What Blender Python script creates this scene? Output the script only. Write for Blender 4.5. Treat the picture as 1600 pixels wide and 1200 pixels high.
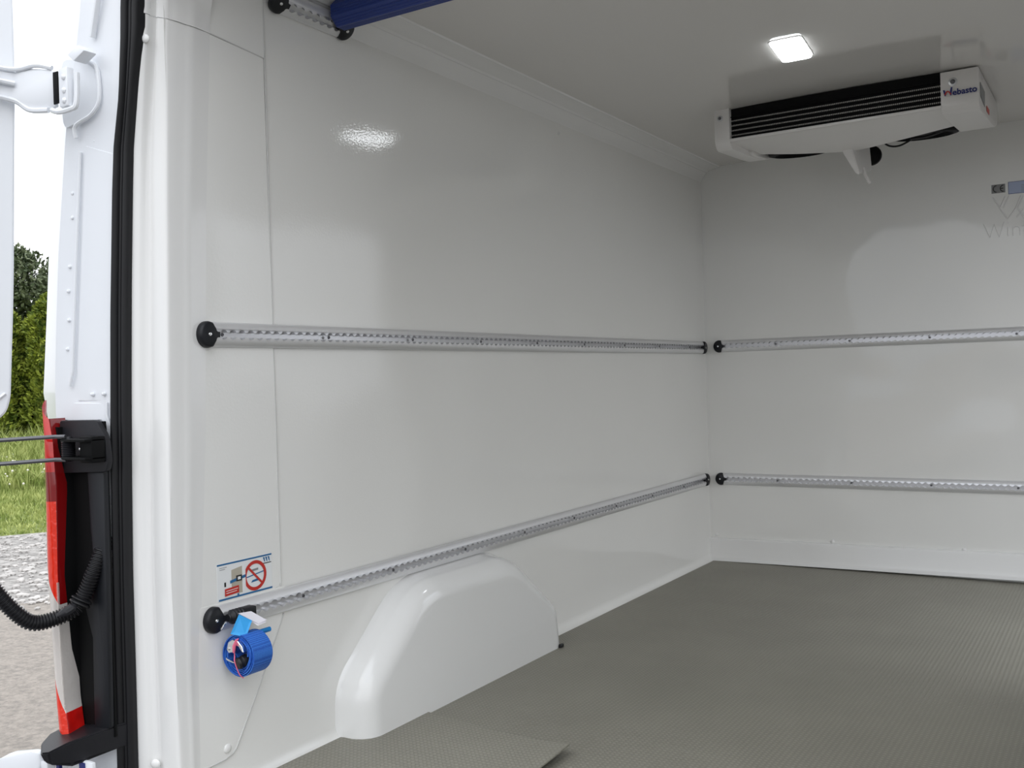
import bpy, bmesh, math, random
from mathutils import Vector, Matrix
random.seed(7)
S = bpy.context.scene
for o in list(bpy.data.objects): bpy.data.objects.remove(o)
C = S.collection
sin, cos, pi = math.sin, math.cos, math.pi

# ------------------------------------------------------------------ camera, sky, exposure
yaw, pitch, roll = math.radians(32.0), math.radians(-0.4), math.atan(0.0294)
fwd = Vector((-sin(yaw)*cos(pitch), cos(yaw)*cos(pitch), sin(pitch)))
r0 = Vector((cos(yaw), sin(yaw), 0)); u0 = r0.cross(fwd)
Rv = r0*cos(roll) - u0*sin(roll); Uv = u0*cos(roll) + r0*sin(roll)
CAM = Vector((1.65, 0, 0.865))
cd = bpy.data.cameras.new('camera'); cam = bpy.data.objects.new('camera', cd); C.objects.link(cam)
cd.sensor_width = 36; cd.lens = 1543/1600*36; cd.clip_start = 0.02; cd.clip_end = 300
cam.matrix_world = Matrix(((Rv.x, Uv.x, -fwd.x, CAM.x), (Rv.y, Uv.y, -fwd.y, CAM.y), (Rv.z, Uv.z, -fwd.z, CAM.z), (0, 0, 0, 1)))
S.camera = cam
W = bpy.data.worlds.new('overcast_sky'); S.world = W; W.use_nodes = True
wn = W.node_tree.nodes; wl = W.node_tree.links
bg = wn['Background']; bg.inputs['Strength'].default_value = 2.3
tc = wn.new('ShaderNodeTexCoord'); nz = wn.new('ShaderNodeTexNoise'); nz.inputs['Scale'].default_value = 2.2; nz.inputs['Detail'].default_value = 5
rp = wn.new('ShaderNodeValToRGB'); rp.color_ramp.elements[0].position = .35; rp.color_ramp.elements[1].position = .65
rp.color_ramp.elements[0].color = (.80, .86, .95, 1); rp.color_ramp.elements[1].color = (1, 1, 1, 1)
sx_ = wn.new('ShaderNodeSeparateXYZ'); wl.new(tc.outputs['Generated'], sx_.inputs[0])      # even overcast: the zenith is about three times as bright as the horizon
hz = wn.new('ShaderNodeMapRange'); hz.inputs['From Min'].default_value = 0.0; hz.inputs['From Max'].default_value = 1.0; hz.inputs['To Min'].default_value = 1.25; hz.inputs['To Max'].default_value = 2.9
wl.new(sx_.outputs['Z'], hz.inputs['Value']); wl.new(hz.outputs['Result'], bg.inputs['Strength'])
wl.new(tc.outputs['Generated'], nz.inputs['Vector']); wl.new(nz.outputs['Fac'], rp.inputs['Fac']); wl.new(rp.outputs['Color'], bg.inputs['Color'])
S.view_settings.view_transform = 'Standard'; S.view_settings.look = 'None'
S.view_settings.gamma = 1; S.view_settings.use_curve_mapping = False
S.view_settings.exposure = 0.0

# ------------------------------------------------------------------ materials
def mat(name, col, rough=.5, metal=0, noise=0, nscale=40, bump=0, bscale=200, bdist=.001, spec=.5, emis=0, trans=0, coat=0, alpha=1):
    m = bpy.data.materials.new(name); m.use_nodes = True
    n, l = m.node_tree.nodes, m.node_tree.links
    b = n['Principled BSDF']
    b.inputs['Base Color'].default_value = (*col, 1); b.inputs['Roughness'].default_value = rough
    b.inputs['Metallic'].default_value = metal; b.inputs['Specular IOR Level'].default_value = spec
    b.inputs['Transmission Weight'].default_value = trans; b.inputs['Coat Weight'].default_value = coat
    if emis:
        b.inputs['Emission Color'].default_value = (*col, 1); b.inputs['Emission Strength'].default_value = emis
    if noise or bump:
        t = n.new('ShaderNodeTexCoord')
    if noise:
        x = n.new('ShaderNodeTexNoise'); x.inputs['Scale'].default_value = nscale; x.inputs['Detail'].default_value = 4
        l.new(t.outputs['Object'], x.inputs['Vector'])
        r = n.new('ShaderNodeValToRGB'); r.color_ramp.elements[0].position = .3; r.color_ramp.elements[1].position = .7
        r.color_ramp.elements[0].color = (*[max(0, c*(1-noise)) for c in col], 1); r.color_ramp.elements[1].color = (*[min(1, c*(1+noise)) for c in col], 1)
        l.new(x.outputs['Fac'], r.inputs['Fac']); l.new(r.outputs['Color'], b.inputs['Base Color'])
    if bump:
        y = n.new('ShaderNodeTexNoise'); y.inputs['Scale'].default_value = bscale; y.inputs['Detail'].default_value = 2
        l.new(t.outputs['Object'], y.inputs['Vector'])
        bp = n.new('ShaderNodeBump'); bp.inputs['Strength'].default_value = bump; bp.inputs['Distance'].default_value = bdist
        l.new(y.outputs['Fac'], bp.inputs['Height']); l.new(bp.outputs['Normal'], b.inputs['Normal'])
    return m

def gelcoat(name, col, rough, fine, wav, wscale=1.6):
    """glossy glass-fibre gel coat: orange peel plus slow waviness of the sheet"""
    m = mat(name, col, rough)
    n, l = m.node_tree.nodes, m.node_tree.links; b = n['Principled BSDF']
    t = n.new('ShaderNodeTexCoord')
    a = n.new('ShaderNodeTexNoise'); a.inputs['Scale'].default_value = 170; a.inputs['Detail'].default_value = 1
    w = n.new('ShaderNodeTexNoise'); w.inputs['Scale'].default_value = wscale; w.inputs['Detail'].default_value = 1
    l.new(t.outputs['Object'], a.inputs['Vector']); l.new(t.outputs['Object'], w.inputs['Vector'])
    b1 = n.new('ShaderNodeBump'); b1.inputs['Strength'].default_value = 1; b1.inputs['Distance'].default_value = wav
    b2 = n.new('ShaderNodeBump'); b2.inputs['Strength'].default_value = 1; b2.inputs['Distance'].default_value = fine
    l.new(w.outputs['Fac'], b1.inputs['Height']); l.new(a.outputs['Fac'], b2.inputs['Height'])
    l.new(b1.outputs['Normal'], b2.inputs['Normal']); l.new(b2.outputs['Normal'], b.inputs['Normal'])
    return m
GW = (.865, .86, .835)
M = {}
M['wall'] = gelcoat('wall_gelcoat', GW, .06, .00015, .016)
M['front'] = gelcoat('front_wall_gelcoat', GW, .06, .00003, .016, 2.6)
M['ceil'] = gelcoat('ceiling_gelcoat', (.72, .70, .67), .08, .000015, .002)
M['moulding'] = mat('moulding_gelcoat', (.84, .835, .82), .16, coat=.3)
M['arch'] = mat('arch_gelcoat', (.86, .86, .85), .10, coat=.5)
M['alu'] = mat('satin_aluminium', (.80, .80, .81), .42, .55)
M['alu_inner'] = mat('bright_aluminium', (.62, .62, .64), .28, .8)
M['chrome'] = mat('chrome', (.88, .88, .88), .12, 1)
M['steel'] = mat('zinc_steel', (.62, .63, .64), .35, 1)
M['dark_steel'] = mat('dark_steel', (.16, .16, .17), .35, .8)
M['black_plastic'] = mat('black_plastic', (.010, .011, .014), .40, spec=.35)
M['matt_black'] = mat('matt_black_plastic', (.004, .0042, .0045), .6, spec=.15)
M['dark_plastic'] = mat('charcoal_plastic', (.013, .013, .016), .45, spec=.35, bump=.3, bscale=500, bdist=.0005)
M['rubber'] = mat('black_rubber', (.0085, .0085, .010), .42, spec=.4)
M['body'] = mat('white_body_paint', (.83, .85, .885), .3, coat=.3)
M['evap'] = mat('white_unit_casing', (.80, .78, .76), .28)
M['blue'] = mat('blue_anodised_bar', (.012, .035, .20), .42)
M['web'] = mat('blue_webbing', (.015, .15, .60), .6, noise=.25, nscale=500, bump=.6, bscale=900, bdist=.001)
M['tag'] = mat('light_blue_tag', (.03, .36, .80), .5)
M['paper'] = mat('white_label', (.78, .76, .82), .6)
M['pink'] = mat('pink_cord', (.85, .17, .28), .5)
M['navy'] = mat('navy_print', (.012, .02, .16), .4)
M['red'] = mat('red_print', (.55, .03, .02), .4)
M['bluep'] = mat('blue_print', (.02, .14, .33), .4)
M['grayp'] = mat('grey_print', (.25, .26, .27), .4)
M['blackp'] = mat('black_print', (.02, .02, .02), .4)
M['tan'] = mat('cardboard_print', (.48, .44, .36), .5)
M['foil'] = mat('grey_foil', (.25, .25, .25), .45)
M['bluelab'] = mat('pale_blue_label', (.40, .46, .62), .4)
M['stick'] = mat('sticker_film', (.84, .855, .86), .3)
M['lamp'] = mat('lamp_diffuser', (.93, .97, 1.0), .4, emis=10)
M['redl'] = mat('red_lens', (.55, .008, .006), .12, coat=1, noise=.25, nscale=25)
M['redb'] = mat('bright_red_lens', (.78, .03, .010), .12, coat=1, bump=.6, bscale=60, bdist=.004)
M['redd'] = mat('deep_red_lens', (.22, .004, .005), .15, coat=1)
M['clear'] = mat('clear_lens', (.78, .73, .69), .08, coat=1, metal=.25, bump=.6, bscale=40, bdist=.004)
M['bark'] = mat('bark', (.10, .075, .05), .9, noise=.4)

def floor_mat(name, col, ang=0):
    m = mat(name, col, .50); n, l = m.node_tree.nodes, m.node_tree.links; b = n['Principled BSDF']
    b.inputs['Specular IOR Level'].default_value = .35
    t = n.new('ShaderNodeTexCoord'); mp = n.new('ShaderNodeMapping'); mp.inputs['Rotation'].default_value[2] = ang
    l.new(t.outputs['Object'], mp.inputs['Vector'])
    v = n.new('ShaderNodeTexVoronoi'); v.voronoi_dimensions = '2D'; v.inputs['Scale'].default_value = 82; v.inputs['Randomness'].default_value = 0.0
    l.new(mp.outputs['Vector'], v.inputs['Vector'])
    r = n.new('ShaderNodeValToRGB'); r.color_ramp.elements[0].position = .22; r.color_ramp.elements[1].position = .36
    r.color_ramp.elements[0].color = (1, 1, 1, 1); r.color_ramp.elements[1].color = (0, 0, 0, 1)
    l.new(v.outputs['Distance'], r.inputs['Fac'])
    bp = n.new('ShaderNodeBump'); bp.inputs['Strength'].default_value = 1; bp.inputs['Distance'].default_value = .0012
    l.new(r.outputs['Color'], bp.inputs['Height'])
    l.new(bp.outputs['Normal'], b.inputs['Normal'])
    x = n.new('ShaderNodeTexNoise'); x.inputs['Scale'].default_value = 3; x.inputs['Detail'].default_value = 6
    l.new(t.outputs['Object'], x.inputs['Vector'])
    rr = n.new('ShaderNodeValToRGB'); rr.color_ramp.elements[0].position = .3; rr.color_ramp.elements[1].position = .7
    rr.color_ramp.elements[0].color = (*[c*.93 for c in col], 1); rr.color_ramp.elements[1].color = (*[c*1.07 for c in col], 1)
    mx = n.new('ShaderNodeMix'); mx.data_type = 'RGBA'; mx.blend_type = 'MULTIPLY'; mx.inputs[0].default_value = 1
    g = n.new('ShaderNodeValToRGB'); g.color_ramp.elements[0].color = (1, 1, 1, 1); g.color_ramp.elements[1].color = (1.22, 1.22, 1.22, 1)
    l.new(r.outputs['Color'], g.inputs['Fac'])
    l.new(x.outputs['Fac'], rr.inputs['Fac']); l.new(rr.outputs['Color'], mx.inputs[6]); l.new(g.outputs['Color'], mx.inputs[7])
    l.new(mx.outputs[2], b.inputs['Base Color'])
    return m
M['floor'] = floor_mat('studded_vinyl', (.25, .24, .20))
M['mat2'] = floor_mat('studded_vinyl_mat', (.26, .25, .208), .08)

def weave(m):
    n, l = m.node_tree.nodes, m.node_tree.links; b = n['Principled BSDF']
    t = n.new('ShaderNodeTexCoord'); v = n.new('ShaderNodeTexVoronoi'); v.inputs['Scale'].default_value = 330; v.inputs['Randomness'].default_value = .1
    l.new(t.outputs['Object'], v.inputs['Vector'])
    r = n.new('ShaderNodeValToRGB'); r.color_ramp.elements[0].position = .15; r.color_ramp.elements[1].position = .6
    r.color_ramp.elements[0].color = (.06, .27, .80, 1); r.color_ramp.elements[1].color = (.008, .08, .45, 1)
    l.new(v.outputs['Distance'], r.inputs['Fac']); l.new(r.outputs['Color'], b.inputs['Base Color'])
weave(M['web'])
def leafmat(name, c1, c2, rough=.6):
    m = mat(name, c1, rough, spec=.2); n, l = m.node_tree.nodes, m.node_tree.links; b = n['Principled BSDF']
    t = n.new('ShaderNodeTexCoord'); x = n.new('ShaderNodeTexNoise'); x.inputs['Scale'].default_value = 6; x.inputs['Detail'].default_value = 3
    r = n.new('ShaderNodeValToRGB'); r.color_ramp.elements[0].position = .38; r.color_ramp.elements[1].position = .62
    r.color_ramp.elements[0].color = (*c1, 1); r.color_ramp.elements[1].color = (*c2, 1)
    l.new(t.outputs['Object'], x.inputs['Vector']); l.new(x.outputs['Fac'], r.inputs['Fac']); l.new(r.outputs['Color'], b.inputs['Base Color'])
    return m
M['thuja'] = leafmat('conifer_foliage', (.055, .09, .012), (.30, .35, .05))
M['tree'] = leafmat('tree_foliage', (.06, .085, .04), (.18, .21, .12))
M['grass'] = leafmat('grass_blades', (.20, .26, .06), (.46, .50, .18))
M['flower'] = mat('white_flowers', (.75, .72, .62), .8)

# ------------------------------------------------------------------ helpers
def finish(o, smooth=35):
    me = o.data
    if smooth:
        for p in me.polygons: p.use_smooth = True
        me.set_sharp_from_angle(angle=math.radians(smooth))
def obj(name, bm, m, parent=None, smooth=35, recalc=True):
    if recalc: bmesh.ops.recalc_face_normals(bm, faces=bm.faces)
    me = bpy.data.meshes.new(name); bm.to_mesh(me); bm.free()
    o = bpy.data.objects.new(name, me); C.objects.link(o)
    me.materials.append(M[m] if isinstance(m, str) else m)
    if parent: o.parent = parent; o.matrix_parent_inverse = parent.matrix_world.inverted()
    finish(o, smooth)
    return o
def tag(o, label, cat, group=None, kind=None):
    o['label'] = label
    if cat: o['category'] = cat
    if group: o['group'] = group
    if kind: o['kind'] = kind
    return o
def struct(o, label=None):
    o['kind'] = 'structure'
    if label: o['label'] = label
    return o
def thing(name, label, cat, loc=(0, 0, 0), group=None):
    o = bpy.data.objects.new(name, None); C.objects.link(o); o.location = loc; o.empty_display_size = .05
    o.matrix_world = Matrix.Translation(loc)
    return tag(o, label, cat, group)
def pydata(vs, fs):
    bm = bmesh.new(); V = [bm.verts.new(v) for v in vs]
    for f in fs:
        try: bm.faces.new([V[i] for i in f])
        except ValueError: pass
    return bm
def box(bm, lo, hi, bev=0, seg=2):
    lo, hi = Vector(lo), Vector(hi)
    r = bmesh.ops.create_cube(bm, size=1, matrix=Matrix.Translation((lo+hi)/2) @ Matrix.Diagonal((*(hi-lo), 1)))
    if bev:
        es = list({e for v in r['verts'] for e in v.link_edges})
        bmesh.ops.bevel(bm, geom=es, offset=bev, segments=seg, affect='EDGES', profile=.5)
    return bm
def mbox(lo, hi, bev=0, seg=2): return box(bmesh.new(), lo, hi, bev, seg)
def prism(bm, pts, d, bev=0, seg=2):
    """closed polygon of 3-D points extruded by vector d"""
    d = Vector(d); n = len(pts)
    a = [bm.verts.new(p) for p in pts]; b = [bm.verts.new(Vector(p)+d) for p in pts]
    fs = [bm.faces.new(a), bm.faces.new(b[::-1])]
    for i in range(n): fs.append(bm.faces.new((a[i], b[i], b[(i+1) % n], a[(i+1) % n])))
    if bev:
        bmesh.ops.recalc_face_normals(bm, faces=fs)
        es = list({e for f in fs for e in f.edges})
        bmesh.ops.bevel(bm, geom=es, offset=bev, segments=seg, affect='EDGES', profile=.5, clamp_overlap=True)
    return bm
def tube(bm, pts, r, n=10, closed=False, cap=True, rad=None, flat=None):
    pts = [Vector(p) for p in pts]; N = len(pts); rings = []
    up = Vector((0, 0, 1)); prev = None
    for i, p in enumerate(pts):
        t = (pts[(i+1) % N]-pts[i-1]) if closed else (pts[min(i+1, N-1)]-pts[max(i-1, 0)])
        t.normalize()
        if prev is None:
            x = t.cross(up if abs(t.z) < .9 else Vector((1, 0, 0))).normalized()
        else:
            x = (prev-t*prev.dot(t)).normalized()
        prev = x; y = t.cross(x); rr = rad[i] if rad else r; fy = flat or 1
        rings.append([bm.verts.new(p+x*cos(2*pi*k/n)*rr+y*sin(2*pi*k/n)*rr*fy) for k in range(n)])
    for i in range(N if closed else N-1):
        a, b = rings[i], rings[(i+1) % N]
        for k in range(n): bm.faces.new((a[k], a[(k+1) % n], b[(k+1) % n], b[k]))
    if cap and not closed: bm.faces.new(rings[0][::-1]); bm.faces.new(rings[-1])
    return bm
def lathe(bm, c, ax, prof, n=20):
    """prof: (distance along ax, radius)"""
    c, ax = Vector(c), Vector(ax).normalized()
    x = ax.cross(Vector((0, 0, 1)) if abs(ax.z) < .9 else Vector((1, 0, 0))).normalized(); y = ax.cross(x); rings = []
    for h, r in prof:
        if r < 1e-6: rings.append([bm.verts.new(c+ax*h)])
        else: rings.append([bm.verts.new(c+ax*h+(x*cos(2*pi*k/n)+y*sin(2*pi*k/n))*r) for k in range(n)])
    for a, b in zip(rings, rings[1:]):
        if len(a) == 1 and len(b) == 1: continue
        for k in range(n):
            k2 = (k+1) % n
            if len(a) == 1: bm.faces.new((a[0], b[k2], b[k]))
            elif len(b) == 1: bm.faces.new((a[k], a[k2], b[0]))
            else: bm.faces.new((a[k], a[k2], b[k2], b[k]))
    for rg in (rings[0], rings[-1]):
        if len(rg) > 1: bm.faces.new(rg)
    return bm
def grid(bm, rows):
    R = [[bm.verts.new(p) for p in r] for r in rows]
    for a, b in zip(R, R[1:]):
        for i in range(len(a)-1): bm.faces.new((a[i], a[i+1], b[i+1], b[i]))
    return bm
def smoothpath(pts, k=6, closed=False):
    pts = [Vector(p) for p in pts]; out = []; n = len(pts)
    for i in range(n if closed else n-1):
        if closed: p0, p1, p2, p3 = pts[i-1], pts[i], pts[(i+1) % n], pts[(i+2) % n]
        else: p0, p1, p2, p3 = pts[max(i-1, 0)], pts[i], pts[i+1], pts[min(i+2, n-1)]
        for j in range(k):
            t = j/k
            out.append(.5*((2*p1)+(p2-p0)*t+(2*p0-5*p1+4*p2-p3)*t*t+(3*p1-p0-3*p2+p3)*t**3))
    if not closed: out.append(pts[-1])
    return out
def lerp_tab(tab, z):
    tab = sorted(tab)
    if z <= tab[0][0]: return tab[0][1]
    for (a, va), (b, vb) in zip(tab, tab[1:]):
        if z <= b:
            t = (z-a)/(b-a); return va+(vb-va)*t
    return tab[-1][1]
def rpoly(pts, r, seg=5):
    """round the corners of a 2-D polygon; r one radius or a list"""
    out = []; n = len(pts)
    for i, p in enumerate(pts):
        rr = r[i] if isinstance(r, (list, tuple)) else r
        p = Vector(p); a = (Vector(pts[i-1])-p); b = (Vector(pts[(i+1) % n])-p)
        q = min(rr, a.length*.49, b.length*.49)
        if q < 1e-6: out.append(p); continue
        A = p+a.normalized()*q; B = p+b.normalized()*q
        for k in range(seg+1):
            t = k/seg; out.append(A*(1-t)**2+p*2*t*(1-t)+B*t*t)
    return out
def text_bm(s, size, M4, depth=.0006, bold=0, space=1, res=4):
    cu = bpy.data.curves.new('lettering', 'FONT'); cu.body = s; cu.size = size; cu.extrude = depth/2; cu.offset = bold
    cu.space_character = space; cu.resolution_u = res
    t = bpy.data.objects.new('lettering', cu); C.objects.link(t)
    bpy.context.view_layer.update()
    me = t.evaluated_get(bpy.context.evaluated_depsgraph_get()).to_mesh()
    bm = bmesh.new(); bm.from_mesh(me)
    bpy.data.objects.remove(t)
    bm.transform(M4)
    return bm
def frame(o, x, y):
    """matrix: local x, y axes at origin o"""
    x, y = Vector(x).normalized(), Vector(y).normalized(); z = x.cross(y)
    return Matrix(((x.x, y.x, z.x, o[0]), (x.y, y.y, z.y, o[1]), (x.z, y.z, z.z, o[2]), (0, 0, 0, 1)))
def copy_part(src, parent, mw):
    c = src.copy(); C.objects.link(c); c.parent = parent; c.matrix_parent_inverse = parent.matrix_world.inverted(); c.matrix_world = mw
    return c

F = 4.332; WX = 1.66; ZC = 1.794
# ================================================================== THE LOAD SPACE
def zceil(x): return ZC + .022*max(0, 1-((x-.83)/.74)**2)
# left wall: the flat sheet plus the small cove at its foot
wl_ = bmesh.new()
rows = []
for y in (1.345, 1.6, 2.2, 2.8, 3.4, 4.0, F):
    rows.append([(0.0, y, z) for z in (1.80, 1.2, .6, .10)] + [(-.0, y, .03)] + [(.022*(1-cos(t)), y, .03-.03*sin(t)) for t in (.4, .8, 1.2, 1.5708)])
grid(wl_, rows)
wall_left = struct(obj('wall_left', wl_, 'wall', recalc=False))
wf = bmesh.new(); grid(wf, [[(x, F, z) for x in (-.01, .4, .8, 1.2, WX+.01)] for z in (0, .5, 1, 1.5, 1.83)])
wall_front = struct(obj('wall_front', wf, 'front'))
wr = bmesh.new(); # with the doorway of the sliding side door, open: its daylight reaches the far end
SD0, SD1, SDT = 2.98, 4.16, 1.67
grid(wr, [[(WX, y, z) for y in (1.345, 2, SD0)] for z in (0, .6, 1.2, SDT, 1.80)])
grid(wr, [[(WX, y, z) for y in (SD1, F)] for z in (0, .6, 1.2, SDT, 1.80)]); grid(wr, [[(WX, y, z) for y in (SD0, SD1)] for z in (SDT, 1.80)])
grid(wr, [[(x, SD0, z) for x in (WX, WX+.14)] for z in (0, .8, SDT)]); grid(wr, [[(x, SD1, z) for x in (WX, WX+.14)] for z in (0, .8, SDT)]); grid(wr, [[(x, y, SDT) for x in (WX, WX+.14)] for y in (SD0, SD1)])
bmesh.ops.remove_doubles(wr, verts=wr.verts, dist=.0001)
wall_right = struct(obj('wall_right', wr, 'wall'))
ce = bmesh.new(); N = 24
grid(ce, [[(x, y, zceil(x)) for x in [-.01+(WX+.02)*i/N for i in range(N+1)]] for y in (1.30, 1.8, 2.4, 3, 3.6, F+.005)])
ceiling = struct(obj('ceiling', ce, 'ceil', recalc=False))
fl = mbox((-.02, 1.24, -.03), (WX+.02, F+.01, 0)); box(fl, (WX+.02, SD0-.01, -.03), (WX+.16, SD1+.01, -.0005))
floor = struct(obj('floor', fl, 'floor', smooth=0))
# coving along the left edge of the ceiling: cove, ridge and flat strip
cv = bmesh.new()
prof = [(-.002, 1.732), (.003, 1.738), (.006, 1.746), (.012, 1.756), (.020, 1.766), (.027, 1.7735), (.031, 1.774), (.036, 1.779), (.06, 1.786), (.084, 1.7905), (.090, 1.7905), (.096, 1.799), (.10, 1.802)]
grid(cv, [[(x, y, z) for x, z in prof] for y in (1.60, 2.5, 3.5, F)])
struct(obj('trim_1', cv, 'moulding', smooth=25))
# foot of the front wall: upstand with a rounded top
ks = bmesh.new()
kp = [(F+.002, .102), (F-.010, .100), (F-.0155, .096), (F-.017, .088), (F-.017, .03), (F-.022, .012), (F-.034, 0)]
grid(ks, [[(x, y, z+(x*.011 if z > .05 else x*.010)) for y, z in kp] for x in (0, .4, .8, 1.2, WX)])
baseboard_front = struct(obj('baseboard_front', ks, 'moulding', smooth=25, recalc=False))
# covers over the rear part of the left wall (upper and lower sheet, header cover)
cov = bmesh.new()
pp = rpoly([(1.40, 1.6205), (1.615, 1.6030), (1.620, .404), (1.36, .404)], [0, .004, .02, 0], 5)
prism(cov, [(-.001, y, z) for y, z in pp], (.0036, 0, 0), .0008, 1)
cover_panel = struct(obj('trim_2', cov, 'wall'), 'smooth grey-white cover sheet above the lower rail beside the door opening')
low = bmesh.new()
pp = rpoly([(1.335, .404), (1.632, .404), (1.624, .342), (1.545, .200), (1.470, .079), (1.44, .069), (1.335, .066)], [0, 0, .02, .1, .012, .02, 0], 4)
prism(low, [(-.001, y, z) for y, z in pp], (.0040, 0, 0), .001, 1)
struct(obj('trim_3', low, 'wall'))
hd = bmesh.new()
prism(hd, [(-.001, y, z) for y, z in rpoly([(1.40, 1.6210), (1.617, 1.6035), (1.617, 1.80), (1.40, 1.80)], .001, 1)], (.0036, 0, 0), .0008, 1)
struct(obj('trim_4', hd, 'wall'))
bd = bmesh.new(); tube(bd, [(.0022, 1.6185, z) for z in (.405, 1.0, 1.732)], .0017, 8)
tube(bd, [(.0026, y, z) for y, z in ((1.415, 1.6205), (1.5, 1.614), (1.617, 1.6035))], .0016, 8)
tube(bd, [(.0030, y, z) for y, z in ((1.624, .342), (1.545, .200), (1.472, .083), (1.462, .076), (1.44, .070), (1.36, .067))], .0019, 8)
struct(obj('trim_9', bd, mat('sealant', (.62, .615, .60), .4)), 'thin sealant bead along the joints of the cover sheets')

# moulded surround of the door opening (from the rubber seal round onto the wall)
T_sealR = [(1.641, -.008), (1.578, -.011), (1.478, -.028), (1.353, -.048), (1.263, -.055), (1.069, -.068), (.874, -.078), (.677, -.086), (.48, -.092), (.282, -.093), (.085, -.095), (-.1, -.097)]
T_sealL = [(1.637, -.032), (1.562, -.036), (1.449, -.047), (1.35, -.068), (1.261, -.077), (1.005, -.096), (.745, -.109), (.549, -.113), (.352, -.117), (.155, -.119), (.091, -.120), (-.1, -.123)]
T_ridge = [(1.627, 1.359), (1.578, 1.354), (1.26, 1.338), (.87, 1.326), (.48, 1.317), (.09, 1.326), (-.05, 1.33)]
T_inner = [(1.62, 1.425), (1.54, 1.42), (1.27, 1.403), (1.0, 1.392), (.74, 1.382), (.475, 1.368), (.28, 1.36), (-.05, 1.36)]
T_fold = [(1.653, -.132), (1.561, -.153), (1.405, -.196), (1.276, -.216), (1.145, -.236), (1.012, -.25), (.879, -.262), (.80, -.262), (.70, -.248), (.5, -.242), (.13, -.222), (-.1, -.222)]
T_sil = [(1.7, -.269), (1.433, -.310), (1.201, -.345), (1.02, -.366), (.86, -.386), (.80, -.372), (.70, -.345), (.5, -.312), (.13, -.278), (-.1, -.275)]
def surround(z0, z1, n, off=0):
    bm = bmesh.new(); rows = []
    for i in range(n+1):
        z = z0+(z1-z0)*i/n
        sx = lerp_tab(T_sealR, z); ry = lerp_tab(T_ridge, z); iy = lerp_tab(T_inner, z)
        top = max(0, z-1.62); shift = .6*top*top*4       # the opening's corner starts to turn over at the top
        S0 = Vector((sx-.006, 1.302)); R0 = Vector((.002, ry)); row = []
        # (t along seal->ridge, inward/outward offset)
        for t, d in ((0, 0), (.04, .0035), (.09, .005), (.23, .005), (.28, .003), (.34, -.002), (.42, -.007), (.47, -.008), (.52, -.006), (.58, -.003), (.90, .001), (.96, .0005), (1.0, -.001)):
            p = S0.lerp(R0, t); nrm = Vector((.45, -.9)); row.append(p+nrm*(d+off))
        for t, d in ((.05, .002), (.25, .0035), (.5, .003), (.62, .0042), (.78, .0054), (.9, .0051), (1.0, .0043), (1.25, .0034), (1.5, .0026)):
            row.append(Vector((d+off, ry+.003+(iy-ry)*t)))
        rows.append([(p.x+shift, p.y, z) for p in row])
    return grid(bm, rows)
sur = struct(obj('trim_5', surround(-.04, 1.6165, 40), 'moulding', smooth=50, recalc=False))
struct(obj('trim_6', surround(1.617, 1.80, 14, .0015), 'moulding', smooth=50, recalc=False))
def rivet(parent, c, ax, r=.008):
    bm = bmesh.new(); lathe(bm, c, ax, [(0, r), (.0015, r), (.003, r*.85), (.0045, r*.5), (.005, 0)], 14)
    return obj('rivet_cap', bm, 'moulding', parent)
nrm = Vector((.45, -.9, 0))
rivet(sur, (-.012, 1.308, 1.567), nrm, .009); rivet(sur, (-.052, 1.308, .097), nrm, .010)
rivet(wall_left, (.003, 1.448, .091), (1, 0, 0), .010)
for x, z in ((.028, .115), (.55, .115), (1.072, .115), (1.59, .116)): rivet(wall_front, (x, F-.0005, z), (0, -1, 0), .0085)
rivet(wall_left, (.0005, 2.989, 1.70), (1, 0, 0), .005)
# header and right jamb closing the shell around the opening
struct(obj('trim_7', mbox((-.10, 1.26, 1.80), (WX+.1, 1.36, 1.86), .004), 'moulding'))
struct(obj('trim_8', mbox((WX-.005, 1.27, -.04), (WX+.12, 1.36, 1.82), .008), 'moulding'))
struct(obj('door_sill', mbox((-.10, 1.19, -.05), (WX+.1, 1.262, -.004), .003), 'dark_plastic'), 'dark door sill below the load floor edge')

# wheel arches moulded over the wheels
def arch(side):
    oy = [(1.781, -.004), (1.783, .135), (2.03, .352), (2.50, .350), (2.768, .140), (2.786, -.004)]
    rr = [0, .06, .10, .09, .04, 0]
    bm = bmesh.new(); rows = []; w = .094
    o = rpoly(oy, rr, 10)
    cen = Vector((2.26, .0))
    def inset(d, dz=1):
        # offset the open outline inwards
        out = []
        n = len(o)
        for i, p in enumerate(o):
            a = o[max(i-1, 0)]; b = o[min(i+1, n-1)]; t = (b-a).normalized(); nn = Vector((t.y, -t.x))
            q = p+nn*d
            out.append(q)
        out[0].y = out[-1].y = -.004
        return out
    R = .062
    secs = [(-.012, 0), (-.006, .001), (-.001, .004), (0.004, .008)]
    for k in range(9):
        t = k/8*pi/2; secs.append((w-R+R*sin(t)*1.0 if k else .018, .013+R*.92*(1-cos(t))))
    for d, x in [(s[1], s[0]) for s in secs]:
        rows.append([((x if side > 0 else WX-x), q.x, max(q.y, -.004)) for q in inset(d)])
    grid(bm, rows)
    last = inset(.013+R*.92)
    bm.faces.new([bm.verts.new(((w if side > 0 else WX-w), q.x, max(q.y, -.004))) for q in last])
    bmesh.ops.remove_doubles(bm, verts=bm.verts, dist=.0004)
    return bm
tag(obj('wheel_arch', arch(1), 'arch', smooth=50), 'glossy white moulded wheel arch box on the left wall below the rail', 'wheel arch')
ra = arch(-1)
tag(obj('wheel_arch', ra, 'arch', smooth=50), 'sliver of a white wheel arch at the lower right picture edge', 'wheel arch')
bm = mbox((.094, 2.722, 0), (.104, 2.742, .012), .003)
tag(obj('rubber_plug', bm, 'rubber'), 'tiny black rubber plug on the floor at the far corner of the wheel arch', 'plug')

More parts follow.
